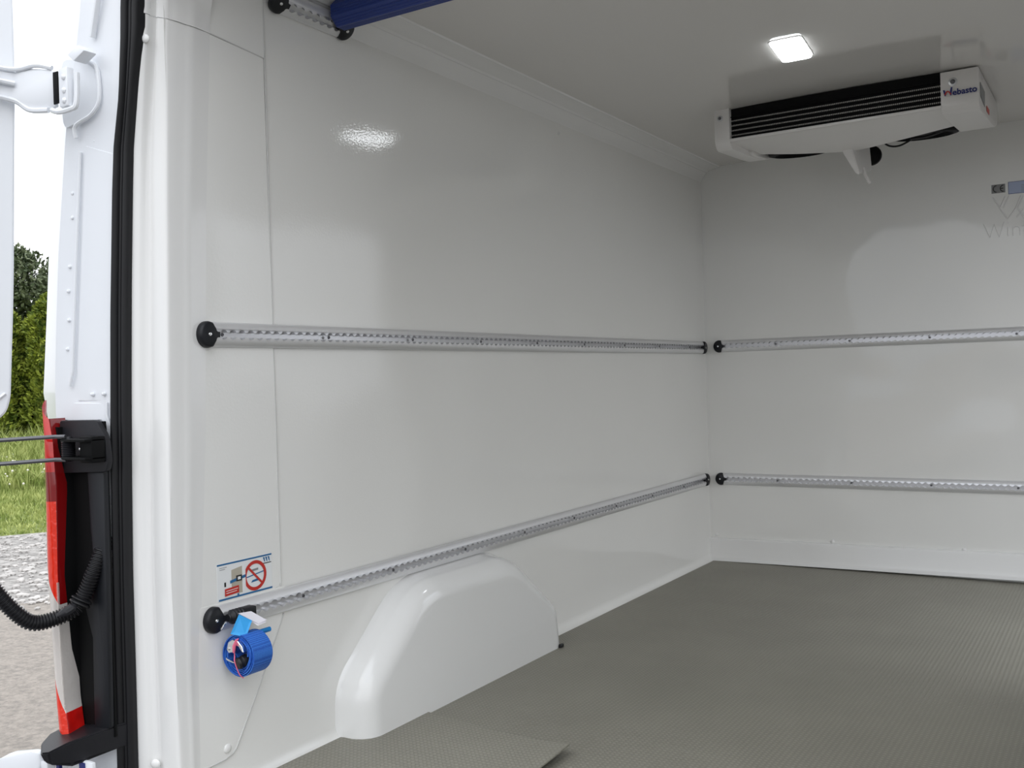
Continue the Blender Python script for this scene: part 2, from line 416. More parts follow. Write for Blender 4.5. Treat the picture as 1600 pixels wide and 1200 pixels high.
# loose mat on the floor with a lifted corner
def loose_mat():
    bm = bmesh.new(); nx, ny = 16, 14; top = []
    for j in range(ny+1):
        v = j/ny; r = []
        for i in range(nx+1):
            u = i/nx
            y0 = 1.27; yf = 2.049-.085*u-.006*u*u; x = .006+(.553-.006)*u
            if v > .55 and x < .085: x = x       # runs up to the arch
            y = y0+(yf-y0)*v
            lift = .022*max(0, (u-.45)/.55)**2*max(0, (v-.2)/.8)**1.2
            r.append(Vector((x, y, .005+lift)))
        top.append(r)
    A = [[bm.verts.new(p) for p in r] for r in top]; B = [[bm.verts.new(p-Vector((0, 0, .0032))) for p in r] for r in top]
    for j in range(ny):
        for i in range(nx):
            bm.faces.new((A[j][i], A[j][i+1], A[j+1][i+1], A[j+1][i])); bm.faces.new((B[j][i], B[j+1][i], B[j+1][i+1], B[j][i+1]))
    per = [(j, 0) for j in range(ny)]+[(ny, i) for i in range(nx)]+[(j, nx) for j in range(ny, 0, -1)]+[(0, i) for i in range(nx, 0, -1)]
    for k in range(len(per)):
        a, b = per[k], per[(k+1) % len(per)]
        bm.faces.new((A[a[0]][a[1]], A[b[0]][b[1]], B[b[0]][b[1]], B[a[0]][a[1]]))
    return bm
tag(obj('floor_mat', loose_mat(), 'mat2', smooth=30), 'loose olive grey studded mat with a lifted corner, lying over the near floor', 'mat')

# ------------------------------------------------------------------ lashing rails
PIT = .0254
def rail_mesh(L):
    bm = bmesh.new(); rows = []; n = 14; cnt = int(L/PIT)
    us = []
    for k in range(cnt):
        for j in range(n): us.append((k+j/n)*PIT)
    us.append(L)
    for u in us:
        d = ((u+PIT/2) % PIT)-PIT/2+0
        d = abs(((u/PIT) % 1)-.5)*PIT
        h = max(.0052, math.sqrt(max(0, .0106**2-d*d)))
        pr = [(-.027, 0), (-.0266, .003), (-.0245, .0065), (-.021, .0092), (-.016, .0115), (-.0125, .0126), (-h, .0132), (-h, .0015), (0, .0015), (h, .0015), (h, .0132), (.0125, .0126), (.016, .0115), (.021, .0092), (.0245, .0065), (.0266, .003), (.027, 0)]
        rows.append([(u, v, w) for v, w in pr])
    grid(bm, rows)
    npr = 16
    for i, f in enumerate(bm.faces):
        if 7 <= i % npr <= 10: f.material_index = 1
    return bm
def cap_bm():
    bm = bmesh.new()
    out = [(.003*0-.001+(-.026)*sin(t), .0275*cos(t)) for t in [i/14*pi for i in range(15)]]
    out = [(x+.002, y) for x, y in out]
    out += [(.010, -.0255), (.015, -.016), (.0175, -.0085), (.022, -.0065), (.026, -.0065), (.026, .0065), (.022, .0065), (.0175, .0085), (.015, .016), (.010, .0255)]
    cx = 0.0
    rings = []
    for s, w in ((1.03, 0), (1.03, .006), (1.0, .0105), (.93, .0135), (.84, .0152)):
        rings.append([bm.verts.new((cx+(x-cx)*(s if x < .012 else 1), y*s, w)) for x, y in out])
    for a, b in zip(rings, rings[1:]):
        for k in range(len(a)): bm.faces.new((a[k], a[(k+1) % len(a)], b[(k+1) % len(a)], b[k]))
    bm.faces.new(rings[-1])
    return bm
def screw_bm(r=.0045):
    bm = bmesh.new()
    lathe(bm, (0, 0, 0), (0, 0, 1), [(0, r), (.001, r), (.0022, r*.8), (.0024, r*.45), (.0008, r*.38), (.0008, 0)], 10)
    return bm
SRC = {}
def rail(label, o, udir, vdir, L, screws, group=None, capr=True):
    """o = start of the profile; caps sit beyond each end"""
    fr = frame(o, udir, vdir)
    t = thing('lashing_rail', label, 'rail', o, group)
    p = obj('profile', rail_mesh(L), 'alu', t, smooth=40); p.matrix_world = fr; p.data.materials.append(M['alu_inner'])
    for k, (u, flip) in enumerate(((0, 1), (L, -1))):
        if 'cap' not in SRC:
            c = obj('end_cap', cap_bm(), 'black_plastic', t, smooth=40); SRC['cap'] = c
        else: c = copy_part(SRC['cap'], t, Matrix())
        mw = fr @ Matrix.Translation((u, 0, 0)) @ (Matrix.Rotation(pi, 4, 'Z') if flip < 0 else Matrix())
        c.matrix_world = mw
        if 'csc' not in SRC:
            s = obj('cap_screw', screw_bm(.0042), 'chrome', c); SRC['csc'] = s
        else: s = SRC['csc'].copy(); C.objects.link(s); s.parent = c
        s.matrix_parent_inverse = Matrix(); s.matrix_basis = Matrix.Translation((-.0015, 0, .0150))
    for u in screws:
        if 'sc' not in SRC:
            s = obj('screw', screw_bm(.0042), 'dark_steel', t); SRC['sc'] = s
        else: s = copy_part(SRC['sc'], t, Matrix())
        s.matrix_world = fr @ Matrix.Translation((u, 0, .0105))
    return t
yl0, yl1 = 1.424, 4.285
sc_u = [.035+.3302*i for i in range(9)]
rail('long upper aluminium lashing rail on the left wall, level with the light seam', (0.0036, yl0, .9735), (0, 1, 0), (0, 0, 1), yl1-yl0, sc_u)
rail('long lower aluminium lashing rail on the left wall above the wheel arch', (0.0040, yl0-.006, .3725), (0, 1, 0), (0, 0, 1), yl1-yl0-.008, [.258+.3302*i for i in range(8)])
fs = [.337-.062-.013+.3175*i for i in range(4)]
rail('upper aluminium lashing rail on the front wall', (.066, F-.0005, .977), (1, 0, 0), (0, 0, 1), WX-.132, [.003]+fs)
rail('lower aluminium lashing rail on the front wall above the kick strip', (.058, F-.0005, .372), (1, 0, 0), (0, 0, 1), WX-.116, [.003]+fs)
rail('short aluminium rail tilted under the ceiling edge, holding the blue bar', (.0185, 1.650, 1.741), (0, 1, 0), (.66, 0, .75), .222, [.02])
for t in [o for o in C.objects if o.name.startswith('lashing_rail')]:
    pr = [c for c in t.children if c.name.startswith('profile')][0]
    z = pr.matrix_world.col[2]
    want = Vector((1, 0, 0)) if abs(z.x) > .5 else Vector((0, -1, 0))
    if Vector(z[:3]).dot(want) < 0: print('RAIL FLIPPED', t.name)

# blue load bar across the van under the ceiling
def bar():
    t = thing('load_bar', 'deep blue ribbed load bar across the van below the ceiling', 'bar', (.05, 1.825, 1.752))
    bm = bmesh.new(); r = .0365; rows = []; cs = []
    base = []
    for k in range(8):
        a0 = pi/8+k*pi/4; a1 = a0+pi/4
        p, q = Vector((cos(a0), sin(a0)))*r, Vector((cos(a1), sin(a1)))*r
        m = 4
        for j in range(m):
            s = j/m; w = p.lerp(q, s); base.append(w)
            if j < m-0 and j > 0:
                g = p.lerp(q, s+.04)*.965; g2 = p.lerp(q, s+.10)*.965; g3 = p.lerp(q, s+.14)
                base += [g, g2, g3]
    for x in (.050, WX-.05):
        rows.append([(x, 1.825+p.x, 1.753+p.y) for p in base+[base[0]]])
    grid(bm, rows)
    V = [v for v in bm.verts]
    n = len(base)+1
    bm.faces.new(V[:n-1]); bm.faces.new(V[n:2*n-1])
    obj('bar_tube', bm, 'blue', t, smooth=25)
    b2 = bmesh.new(); box(b2, (.030, 1.812, 1.736), (.058, 1.840, 1.765), .003)
    obj('end_fitting', b2, 'dark_steel', t)
bar()

# ------------------------------------------------------------------ ceiling lamp
def lamp():
    t = thing('ceiling_lamp', 'lit white rectangular lamp flush on the ceiling', 'lamp', (.825, 2.95, 1.812))
    c = Vector((.82, 2.947)); ux = Vector((.996, .02)).normalized(); uy = Vector((-.09, 1)).normalized()
    def P(a, b, z): p = c+ux*a+uy*b; return (p.x, p.y, z)
    o = rpoly([(-.050, -.104), (.050, -.104), (.050, .104), (-.050, .104)], .02, 5)
    bm = bmesh.new(); prism(bm, [P(a, b, 1.8175) for a, b in o], (0, 0, -.0035), .001, 1); obj('lamp_base', bm, 'evap', t)
    o = rpoly([(-.045, -.099), (.045, -.099), (.045, .099), (-.045, .099)], .018, 5)
    bm = bmesh.new(); prism(bm, [P(a, b, 1.8139) for a, b in o], (0, 0, -.007), .003, 2); obj('diffuser', bm, 'lamp', t)
lamp()

# ------------------------------------------------------------------ evaporator unit
def evaporator():
    t = thing('evaporator', 'white refrigeration unit with dark finned grille hung under the ceiling', 'cooling unit', (.83, 3.7, 1.80))
    # left end piece
    bm = bmesh.new()
    side = rpoly([(3.45, 1.812), (3.45, 1.690), (3.472, 1.666), (3.72, 1.679), (3.85, 1.690), (3.975, 1.735), (3.975, 1.806)], [0, .015, .02, 0, .03, .02, 0], 4)
    prism(bm, [(.393, y, z) for y, z in side], (.056, 0, 0), .004, 2)
    side2 = rpoly([(3.68, 1.80), (3.66, 1.684), (3.72, 1.681), (3.85, 1.692), (3.96, 1.735), (3.96, 1.806)], .006, 2)
    prism(bm, [(.444, y, z) for y, z in side2], (.020, 0, 0), .002, 1)
    obj('end_housing', bm, 'evap', t, smooth=40)
    # right end piece
    bm = bmesh.new()
    side = rpoly([(3.448, 1.803), (3.448, 1.692), (3.47, 1.672), (3.74, 1.688), (3.90, 1.700), (3.975, 1.728), (3.975, 1.803)], [0, .015, .02, 0, .03, .02, 0], 4)
    prism(bm, [(1.155, y, z) for y, z in side], (.111, 0, 0), .005, 2)
    obj('end_housing', bm, 'evap', t, smooth=40)
    # front lip below the grille
    bm = bmesh.new(); box(bm, (.447, 3.447, 1.689), (1.157, 3.475, 1.6995), .003); obj('front_lip', bm, 'evap', t)
    # drain pan: ridged underside falling to the middle
    bm = bmesh.new(); rows = []
    ys = [3.455, 3.50, 3.60, 3.70, 3.752]
    zb = [(.44, 1.698), (.60, 1.676), (.78, 1.6575), (.85, 1.6585), (1.0, 1.675), (1.157, 1.694)]
    xs = [.447+.71*i/20 for i in range(21)]
    for y in ys:
        r = []
        for x in xs:
            k = (y-3.455)/.297; zz = 1.6885+(lerp_tab(zb, x)-1.6885)*min(1, k*1.15)
            r.append((x, y, zz))
        rows.append(r)
    rows.append([(x, 3.762, lerp_tab(zb, x)+.010) for x in xs]); rows.append([(x, 3.765, 1.80) for x in xs])
    grid(bm, rows); obj('drain_pan', bm, 'evap', t, smooth=20)
    # drain funnel
    bm = bmesh.new()
    a = [(.772, 3.72, 1.665), (.812, 3.72, 1.665), (.834, 3.735, 1.568), (.822, 3.735, 1.566)]
    b = [(.772, 4.02, 1.735), (.812, 4.02, 1.735), (.838, 3.93, 1.612), (.824, 3.93, 1.612)]
    V = [bm.verts.new(p) for p in a+b]
    for f in ((0, 1, 2, 3), (7, 6, 5, 4), (0, 4, 5, 1), (1, 5, 6, 2), (2, 6, 7, 3), (3, 7, 4, 0)): bm.faces.new([V[i] for i in f])
    bmesh.ops.bevel(bm, geom=list(bm.edges), offset=.003, segments=2, affect='EDGES')
    obj('drain_funnel', bm, 'evap', t)
    bm = bmesh.new(); tube(bm, [(.834, 3.80, 1.60), (.843, 3.79, 1.570), (.856, 3.78, 1.544)], .0055, 8)
    lathe(bm, (.856, 3.78, 1.543), (.5, -.1, -.85), [(-.004, .0062), (.006, .0062)], 10)
    obj('drain_spout', bm, 'evap', t)
    # coil behind the grille
    bm = bmesh.new(); box(bm, (.449, 3.472, 1.70), (1.156, 3.60, 1.812)); obj('coil', bm, 'matt_black', t, smooth=0)
    tooth = bmesh.new()
    for i in range(118):
        x = .4505+i*.00597; box(tooth, (x, 3.466, 0), (x+.0032, 3.4745, .0042))
    src = None
    for z in (1.7115, 1.7290, 1.7465, 1.7640):
        if src is None:
            src = obj('fin_row', tooth, fin, t, smooth=0); src.location.z += z
        else:
            c = src.copy(); C.objects.link(c); c.location.z += z-1.7115
    bm = bmesh.new()
    for z in (1.7065, 1.7240, 1.7415, 1.7590): box(bm, (.449, 3.4690, z), (1.156, 3.4740, z+.0026))
    box(bm, (.449, 3.462, 1.778), (1.156, 3.474, 1.7805))
    obj('grille_rod', bm, 'matt_black', t, smooth=0)
    # screws with washers
    for x, z, r in ((.4035+.012, 1.777, .0105), (1.192, 1.768, .0135)):
        bm = bmesh.new(); lathe(bm, (x, 3.4475, z), (0, -1, 0), [(0, r), (.0015, r), (.002, r*.9)], 20); w = obj('washer', bm, 'steel', t)
        bm = bmesh.new(); lathe(bm, (x, 3.4450, z), (0, -1, 0), [(0, r*.55), (.002, r*.55), (.0045, r*.35), (.005, 0)], 14); obj('screw_head', bm, 'dark_steel', w)
    # fans showing under the back edge
    for cx, r in ((.585, .125), (1.035, .125)):
        bm = bmesh.new()
        lathe(bm, (cx, 3.86, 1.78), (0, .10, -1), [(.0, r), (.062, r), (.080, r*.93), (.084, r*.80), (.070, r*.75), (.05, .04), (.075, .035), (.080, 0)], 36)
        f = obj('fan', bm, 'matt_black', t)
        b2 = bmesh.new()
        for k in range(5):
            a = 2*pi*k/5+.3
            box(b2, (-.012, .02, -.002), (.012, r*.82, .003))
            vs = b2.verts[-8:] if hasattr(b2.verts, '__getitem__') else []
            b2.verts.ensure_lookup_table(); vs = b2.verts[-8:]
            bmesh.ops.transform(b2, matrix=Matrix.Translation((cx, 3.865, 1.735)) @ Matrix.Rotation(a, 4, 'Z') @ Matrix.Rotation(.5, 4, 'Y'), verts=vs)
        obj('fan_blade', b2, 'matt_black', f)
    bm = bmesh.new(); lathe(bm, (.803, 4.09, 1.700), (.15, -1, .0), [(-.03, .02), (-.02, .036), (0, .040), (.010, .037), (.016, .025), (.018, 0)], 26)
    obj('fan_motor', bm, 'matt_black', t)
    bm = bmesh.new()
    tube(bm, smoothpath([(.90, 3.80, 1.690), (.925, 3.80, 1.668), (.955, 3.81, 1.664), (.985, 3.82, 1.676), (1.01, 3.82, 1.69)]), .0035, 7)
    tube(bm, smoothpath([(1.0, 3.80, 1.682), (1.05, 3.81, 1.684), (1.10, 3.82, 1.697), (1.14, 3.83, 1.715)]), .005, 7)
    obj('cable', bm, 'rubber', t)
    # print on the right end
    fr = frame((1.1625, 3.4425, 1.7245), (1, 0, 0), (0, 0, 1))
    b = Vector((1, 0, 0))
    bm = text_bm('ebasto', .0270, frame((1.1905, 3.4435, 1.7245), (1, 0, 0), (0, 0, 1)), .0008, .0006, 1.0)
    bmesh.ops.rotate(bm, cent=(1.19, 3.44, 1.7245), matrix=Matrix.Rotation(math.radians(-.6), 3, 'Y'), verts=bm.verts)
    obj('lettering', bm, 'navy', t, smooth=0)
    bm = bmesh.new()
    for pts in ([(0, .020), (.005, .020), (.0095, .006), (.0075, .0), (.005, .0)], [(.0235, .026), (.0285, .026), (.0250, .0), (.0215, .0), (.0195, .006)]):
        prism(bm, [fr @ Vector((x, z, 0)) for x, z in pts], (0, -.0008, 0))
    l2 = obj('letter_stroke', bm, 'navy', t, smooth=0)
    bm = bmesh.new(); tube(bm, [fr @ Vector((.0055+.0175*k/10, .0035+.011*sin(pi*k/10), .0004)) for k in range(11)], .0020, 6)
    obj('letter_arc', bm, 'red', t)
    bm = bmesh.new(); prism(bm, [(1.2672, 3.487, 1.763), (1.2672, 3.600, 1.757), (1.2672, 3.592, 1.706), (1.2672, 3.487, 1.718)], (.0006, 0, 0)); obj('side_label', bm, 'grayp', t, smooth=0)
    bm = bmesh.new(); prism(bm, [(1.2672, 3.644, 1.722), (1.2672, 3.715, 1.722), (1.2672, 3.712, 1.704), (1.2672, 3.644, 1.704)], (.0006, 0, 0)); obj('side_label', bm, 'red', t, smooth=0)
fin = mat('fin_aluminium', (.45, .43, .41), .5, .2)
evaporator()

# ------------------------------------------------------------------ signs and stickers
def sticker():
    # on the rear cover above the lower rail; corners of the print follow the cover
    X = .0030
    t = thing('loading_sticker', 'small white sticker with blue bars and a red prohibition ring above the lower rail', 'sticker', (X, 1.512, .445))
    def P(u, v, h=0): return (X+h, 1.434+.157*u, .4065+.0785*v)
    def poly(name, pts, m, h=.0006, th=.0003):
        bm = bmesh.new(); prism(bm, [P(u, v, h) for u, v in pts], (th, 0, 0)); return obj(name, bm, m, t, smooth=0)
    poly('film', [(0, 0), (1, 0), (1, 1), (0, 1)], 'stick', -.0002, .0006)
    poly('blue_bar', [(.0, .955), (1, .955), (1, 1.0), (.0, 1.0)], 'bluep')
    poly('blue_bar', [(.02, .0), (1, .0), (1, .05), (.02, .05)], 'bluep')
    poly('carton_print', [(.25, .14), (.44, .10), (.50, .20), (.50, .86), (.43, .83), (.25, .78)], 'tan')
    poly('carton_side_print', [(.44, .10), (.50, .20), (.50, .86), (.44, .84)], 'stick', .0010)
    poly('strap_print', [(.22, .42), (.5, .50), (.5, .58), (.22, .50)], 'bluep', .0014)
    poly('buckle_print', [(.33, .44), (.43, .44), (.43, .60), (.33, .60)], 'blackp', .0016)
    poly('buckle_print', [(.355, .48), (.405, .48), (.405, .56), (.355, .56)], 'stick', .0020)
    poly('warning_block', [(.12, .10), (.37, .13), (.37, .33), (.12, .30)], 'red', .0020)
    poly('text_line', [(.14, .23), (.35, .25), (.35, .265), (.14, .245)], 'stick', .0024)
    poly('text_line', [(.14, .17), (.33, .19), (.33, .205), (.14, .185)], 'stick', .0024)
    poly('text_line', [(.04, .88), (.17, .885), (.17, .90), (.04, .895)], 'grayp')
    poly('text_line', [(.04, .83), (.14, .835), (.14, .85), (.04, .845)], 'grayp')
    poly('fold_print', [(.12, .36), (.15, .36), (.15, .48), (.12, .48)], 'blackp')
    poly('post_print', [(.345, .03), (.375, .03), (.375, .10), (.345, .10)], 'bluep', .001)
    # ring with bar
    c = (.68, .48); bm = bmesh.new(); n = 40; ro, ri = .036, .0285
    cc = Vector(P(*c, .0012))
    ring = []
    for k in range(n):
        a = 2*pi*k/n; ring.append((cc+Vector((0, cos(a)*ro*.92, sin(a)*ro*.92)), cc+Vector((0, cos(a)*ri*.9, sin(a)*ri*.9))))
    for k in range(n):
        (a, b), (c2, d2) = ring[k], ring[(k+1) % n]
        V = [bm.verts.new(p) for p in (a, c2, d2, b)]; bm.faces.new(V)
    bmesh.ops.remove_doubles(bm, verts=bm.verts, dist=1e-6)
    o = .0235; w = .0035
    prism(bm, [cc+Vector((0, -o, o-w)), cc+Vector((0, -o+w, o)), cc+Vector((0, o, -o+w)), cc+Vector((0, o-w, -o))], (.0002, 0, 0))
    obj('prohibition_ring', bm, 'red', t, smooth=0)
    poly('object_print', [(.61, .60), (.74, .62), (.74, .68), (.61, .66)], 'grayp')
    poly('object_print', [(.60, .30), (.75, .32), (.72, .38), (.63, .36)], 'bluep', .0007)
    poly('object_print', [(.50, .45), (.86, .54), (.86, .57), (.50, .48)], 'bluep', .0008)
    # small emblem
    bm = bmesh.new()
    for s in (0, .045, .09):
        for (a, b) in (((.835+s, .93), (.862+s, .80)),):
            prism(bm, [P(a[0], a[1], .0006), P(a[0]+.03, a[1], .0006), P(b[0]+.012, b[1], .0006), P(b[0]-.002, b[1], .0006)], (.0003, 0, 0))
    obj('emblem', bm, 'bluep', t, smooth=0)
    poly('text_line', [(.80, .745), (.99, .745), (.99, .77), (.80, .77)], 'blackp')
sticker()
def front_signs():
    Y = F-.0006
    t = thing('approval_sticker', 'small grey CE approval sticker high on the front wall', 'sticker', (1.229, Y, 1.549))
    bm = bmesh.new(); box(bm, (1.2045, Y-.0008, 1.5335), (1.2535, Y+.0004, 1.5675)); obj('film', bm, 'foil', t, smooth=0)
    bm = bmesh.new()
    for cx, bar in ((1.2225, 0), (1.2475, 1)):
        pts = [(cx+.0115*cos(a), Y-.0014, 1.5505+.0125*sin(a)) for a in [pi*.5+pi*k/16 for k in range(17)]]
        tube(bm, pts, .0018, 6)
        if bar: tube(bm, [(cx-.010, Y-.0014, 1.5505), (cx-.001, Y-.0014, 1.5505)], .0018, 6)
    obj('lettering', bm, 'blackp', t)
    t = thing('type_label', 'pale blue rectangular type label beside the grey CE sticker', 'label', (1.30, Y, 1.552))
    bm = bmesh.new(); box(bm, (1.264, Y-.0006, 1.5245), (1.40, Y+.0004, 1.572)); obj('label_border', bm, 'navy', t, smooth=0)
    bm = bmesh.new(); box(bm, (1.2655, Y-.0010, 1.526), (1.3985, Y, 1.5705)); obj('film', bm, 'bluelab', t, smooth=0)
    bm = bmesh.new()
    for k in range(5): box(bm, (1.309, Y-.0014, 1.5305+k*.006), (1.385-.008*(k % 2), Y-.0008, 1.532+k*.006))
    obj('text_line', bm, 'grayp', t, smooth=0)
    # embossed emblem and name pressed into the front wall sheet
    t = thing('embossed_sign', 'white logo and name embossed in the front wall below the labels', 'sign', (1.30, Y, 1.42))
    bm = bmesh.new()
    L = [[(1.208, 1.518), (1.255, 1.437)], [(1.253, 1.517), (1.233, 1.472), (1.256, 1.433)], [(1.267, 1.518), (1.246, 1.473)], [(1.309, 1.515), (1.289, 1.468), (1.26, 1.427)], [(1.318, 1.512), (1.295, 1.467), (1.318, 1.425)], [(1.345, 1.512), (1.318, 1.463), (1.29, 1.432)], [(1.372, 1.515), (1.345, 1.46), (1.322, 1.427)], [(1.415, 1.515), (1.36, 1.43), (1.325, 1.425)]]
    for l in L: tube(bm, [(x, Y, z) for x, z in l], .0030, 5)
    obj('emblem', bm, 'moulding', t, smooth=30)
    bm = bmesh.new()
    Z0 = 1.361
    arc = [(1.277+.012-.012*cos(a), Z0+.022+.013*sin(a)) for a in [pi*k/10 for k in range(11)]]
    for l in ([(1.173, 1.418), (1.1945, Z0), (1.2105, 1.413), (1.2275, Z0), (1.247, 1.418)], [(1.260, Z0), (1.260, 1.396)], [(1.260, 1.411), (1.260, 1.415)], [(1.277, Z0), (1.277, 1.396)], arc+[(1.301, Z0)],
              [(1.316, 1.412), (1.316, Z0+.008), (1.320, Z0+.001), (1.327, Z0)], [(1.308, 1.396), (1.328, 1.396)]):
        tube(bm, [(x, Y, z) for x, z in l], .0022, 6)
    obj('lettering', bm, 'moulding', t, smooth=30)
    bm = text_bm('er', .066, frame((1.333, Y-.001, Z0), (1, 0, 0), (0, 0, 1)), .004, -.001, 1.05); obj('lettering', bm, 'moulding', t, smooth=30)
front_signs()

# ------------------------------------------------------------------ rolled strap hanging from the lower rail
def strap():
    c = Vector((.054, 1.468, .2985))
    t = thing('ratchet_strap', 'rolled blue webbing strap hanging from the end of the lower rail', 'strap', c)
    ax0, ax1 = 1.440, 1.492
    bm = bmesh.new(); rows = []; turns = 5.2; n = 200
    for i in range(n+1):
        a = 2*pi*turns*i/n; r = .0275+.0185*i/n
        ex = 1.0+.04*sin(a*2+.4)
        x = c.x+r*cos(a)*.98*ex; z = c.z+r*sin(a)*1.0
        rr = Vector((cos(a), 0, sin(a)))*.0012
        p = Vector((x, 0, z))
        sh = .0025*sin(i*.21)
        rows.append([p+rr+Vector((0, ax0+sh, 0)), p+rr+Vector((0, ax1+sh, 0)), p-rr+Vector((0, ax1+sh, 0)), p-rr+Vector((0, ax0+sh, 0)), p+rr+Vector((0, ax0+sh, 0))])
    grid(bm, rows); obj('webbing', bm, 'web', t, smooth=60)
    # cross-section inside the roll: inner folded webbing
    bm = bmesh.new(); rows = []
    for i in range(41):
        s = i/40; x = c.x-.018+.036*s; z = c.z-.004+.006*sin(s*9)
        rows.append([(x, ax0+.003, z), (x, ax1, z), (x, ax1, z-.002), (x, ax0+.003, z-.002), (x, ax0+.003, z)])
    grid(bm, rows); obj('webbing_end', bm, 'web', t)
    # cam buckle
    bm = bmesh.new()
    out = [(-.024, -.002), (-.019, .014), (-.006, .022), (.010, .020), (.022, .010), (.026, -.003), (.021, -.002), (.013, .008), (.004, .010), (-.003, .006), (-.006, -.006), (-.018, -.010)]
    prism(bm, [(c.x+x*1.0, ax0-.010, c.z+.014+z*.95) for x, z in out], (0, .014, 0), .001, 1)
    b = obj('cam_buckle', bm, 'chrome', t)
    bm = bmesh.new(); lathe(bm, (c.x-.017, ax0-.0105, c.z+.014), (0, -1, 0), [(0, .003), (.0015, .003), (.002, 0)], 10); obj('buckle_pin', bm, 'steel', b)
    bm = bmesh.new(); tube(bm, smoothpath([(c.x-.030, ax0-.004, c.z-.008), (c.x-.026, ax0-.007, c.z-.010), (c.x-.005, ax0-.008, c.z-.013), (c.x+.004, ax0-.004, c.z-.013)]), .0018, 8); obj('wire_loop', bm, 'chrome', t)
    bm = bmesh.new()
    lathe(bm, (c.x+.008, ax0-.012, c.z-.015), (.25, 1, .25), [(0, .004), (.001, .011), (.006, .013), (.008, .0115), (.012, .0115), (.014, .013), (.024, .013), (.028, .010)], 18)
    obj('fitting_knob', bm, 'black_plastic', t)
    # sewn tags
    bm = bmesh.new()
    prism(bm, [(.052, 1.447, .383), (.046, 1.428, .345), (.068, 1.450, .336), (.066, 1.470, .366)], (.001, -.001, .0005)); obj('tag', bm, 'tag', t, smooth=0)
    bm = bmesh.new()
    prism(bm, [(.050, 1.446, .385), (.054, 1.478, .383), (.072, 1.505, .360), (.070, 1.482, .357)], (.0012, 0, .0004)); prism(bm, [(.054, 1.462, .374), (.072, 1.505, .357), (.071, 1.480, .354)], (0.001, 0, -.0004)); obj('care_label', bm, 'paper', t, smooth=0)
    bm = bmesh.new(); pts = []
    rows = []
    for k in range(16):
        a = -1.9+k*.36; r = .0062-.00015*k
        q = Vector((.068+r*cos(a), 0, .3385+r*sin(a)))
        rows.append([q+Vector((0, 1.487, 0)), q+Vector((0, 1.517, 0))])
    rows.insert(0, [Vector((.058, 1.470, .338)), Vector((.058, 1.517, .338))])
    grid(bm, rows)
    bm2 = bm; r = bmesh.ops.solidify(bm, geom=list(bm.faces), thickness=.001)
    obj('webbing_curl', bm, 'tag', t)
    # pink cord
    bm = bmesh.new(); tube(bm, smoothpath([(.060, 1.436, .336), (.057, 1.430, .325), (.056, 1.428, .312), (.054, 1.430, .300), (.056, 1.428, .288), (.062, 1.434, .262), (.065, 1.442, .252)]), .0022, 8, rad=None, flat=.5)
    tube(bm, [(.0595, 1.432, .335), (.0575, 1.4265, .322), (.0565, 1.426, .308)], .0046, 8, rad=[.003, .005, .003], flat=.4)
    obj('cord', bm, 'pink', t)
    # fitting clipped in the rail with wire ring
    bm = bmesh.new()
    pts = [(.024, 1.441+.0022*k, .3735) for k in range(25)]
    rad = [.0060+.0080*min(1, k/5)+(.0016 if k % 4 < 2 else -.0010) for k in range(25)]
    rad = [r if k < 19 else .0135 for k, r in enumerate(rad)]
    tube(bm, pts, .01, 16, rad=rad)
    obj('rail_fitting', bm, 'black_plastic', t)
    bm = bmesh.new(); box(bm, (.012, 1.478, .361), (.036, 1.513, .387), .004); obj('fitting_block', bm, 'black_plastic', t)
    bm = bmesh.new(); tube(bm, smoothpath([(.034, 1.474, .380), (.044, 1.470, .378), (.046, 1.470, .362), (.048, 1.474, .350)]), .0017, 8); obj('wire_ring', bm, 'chrome', t)
    bm = bmesh.new(); tube(bm, smoothpath([(.020, 1.440, .364), (.020, 1.431, .357), (.019, 1.427, .351)]), .0019, 8); obj('hook_tip', bm, 'chrome', t)
strap()

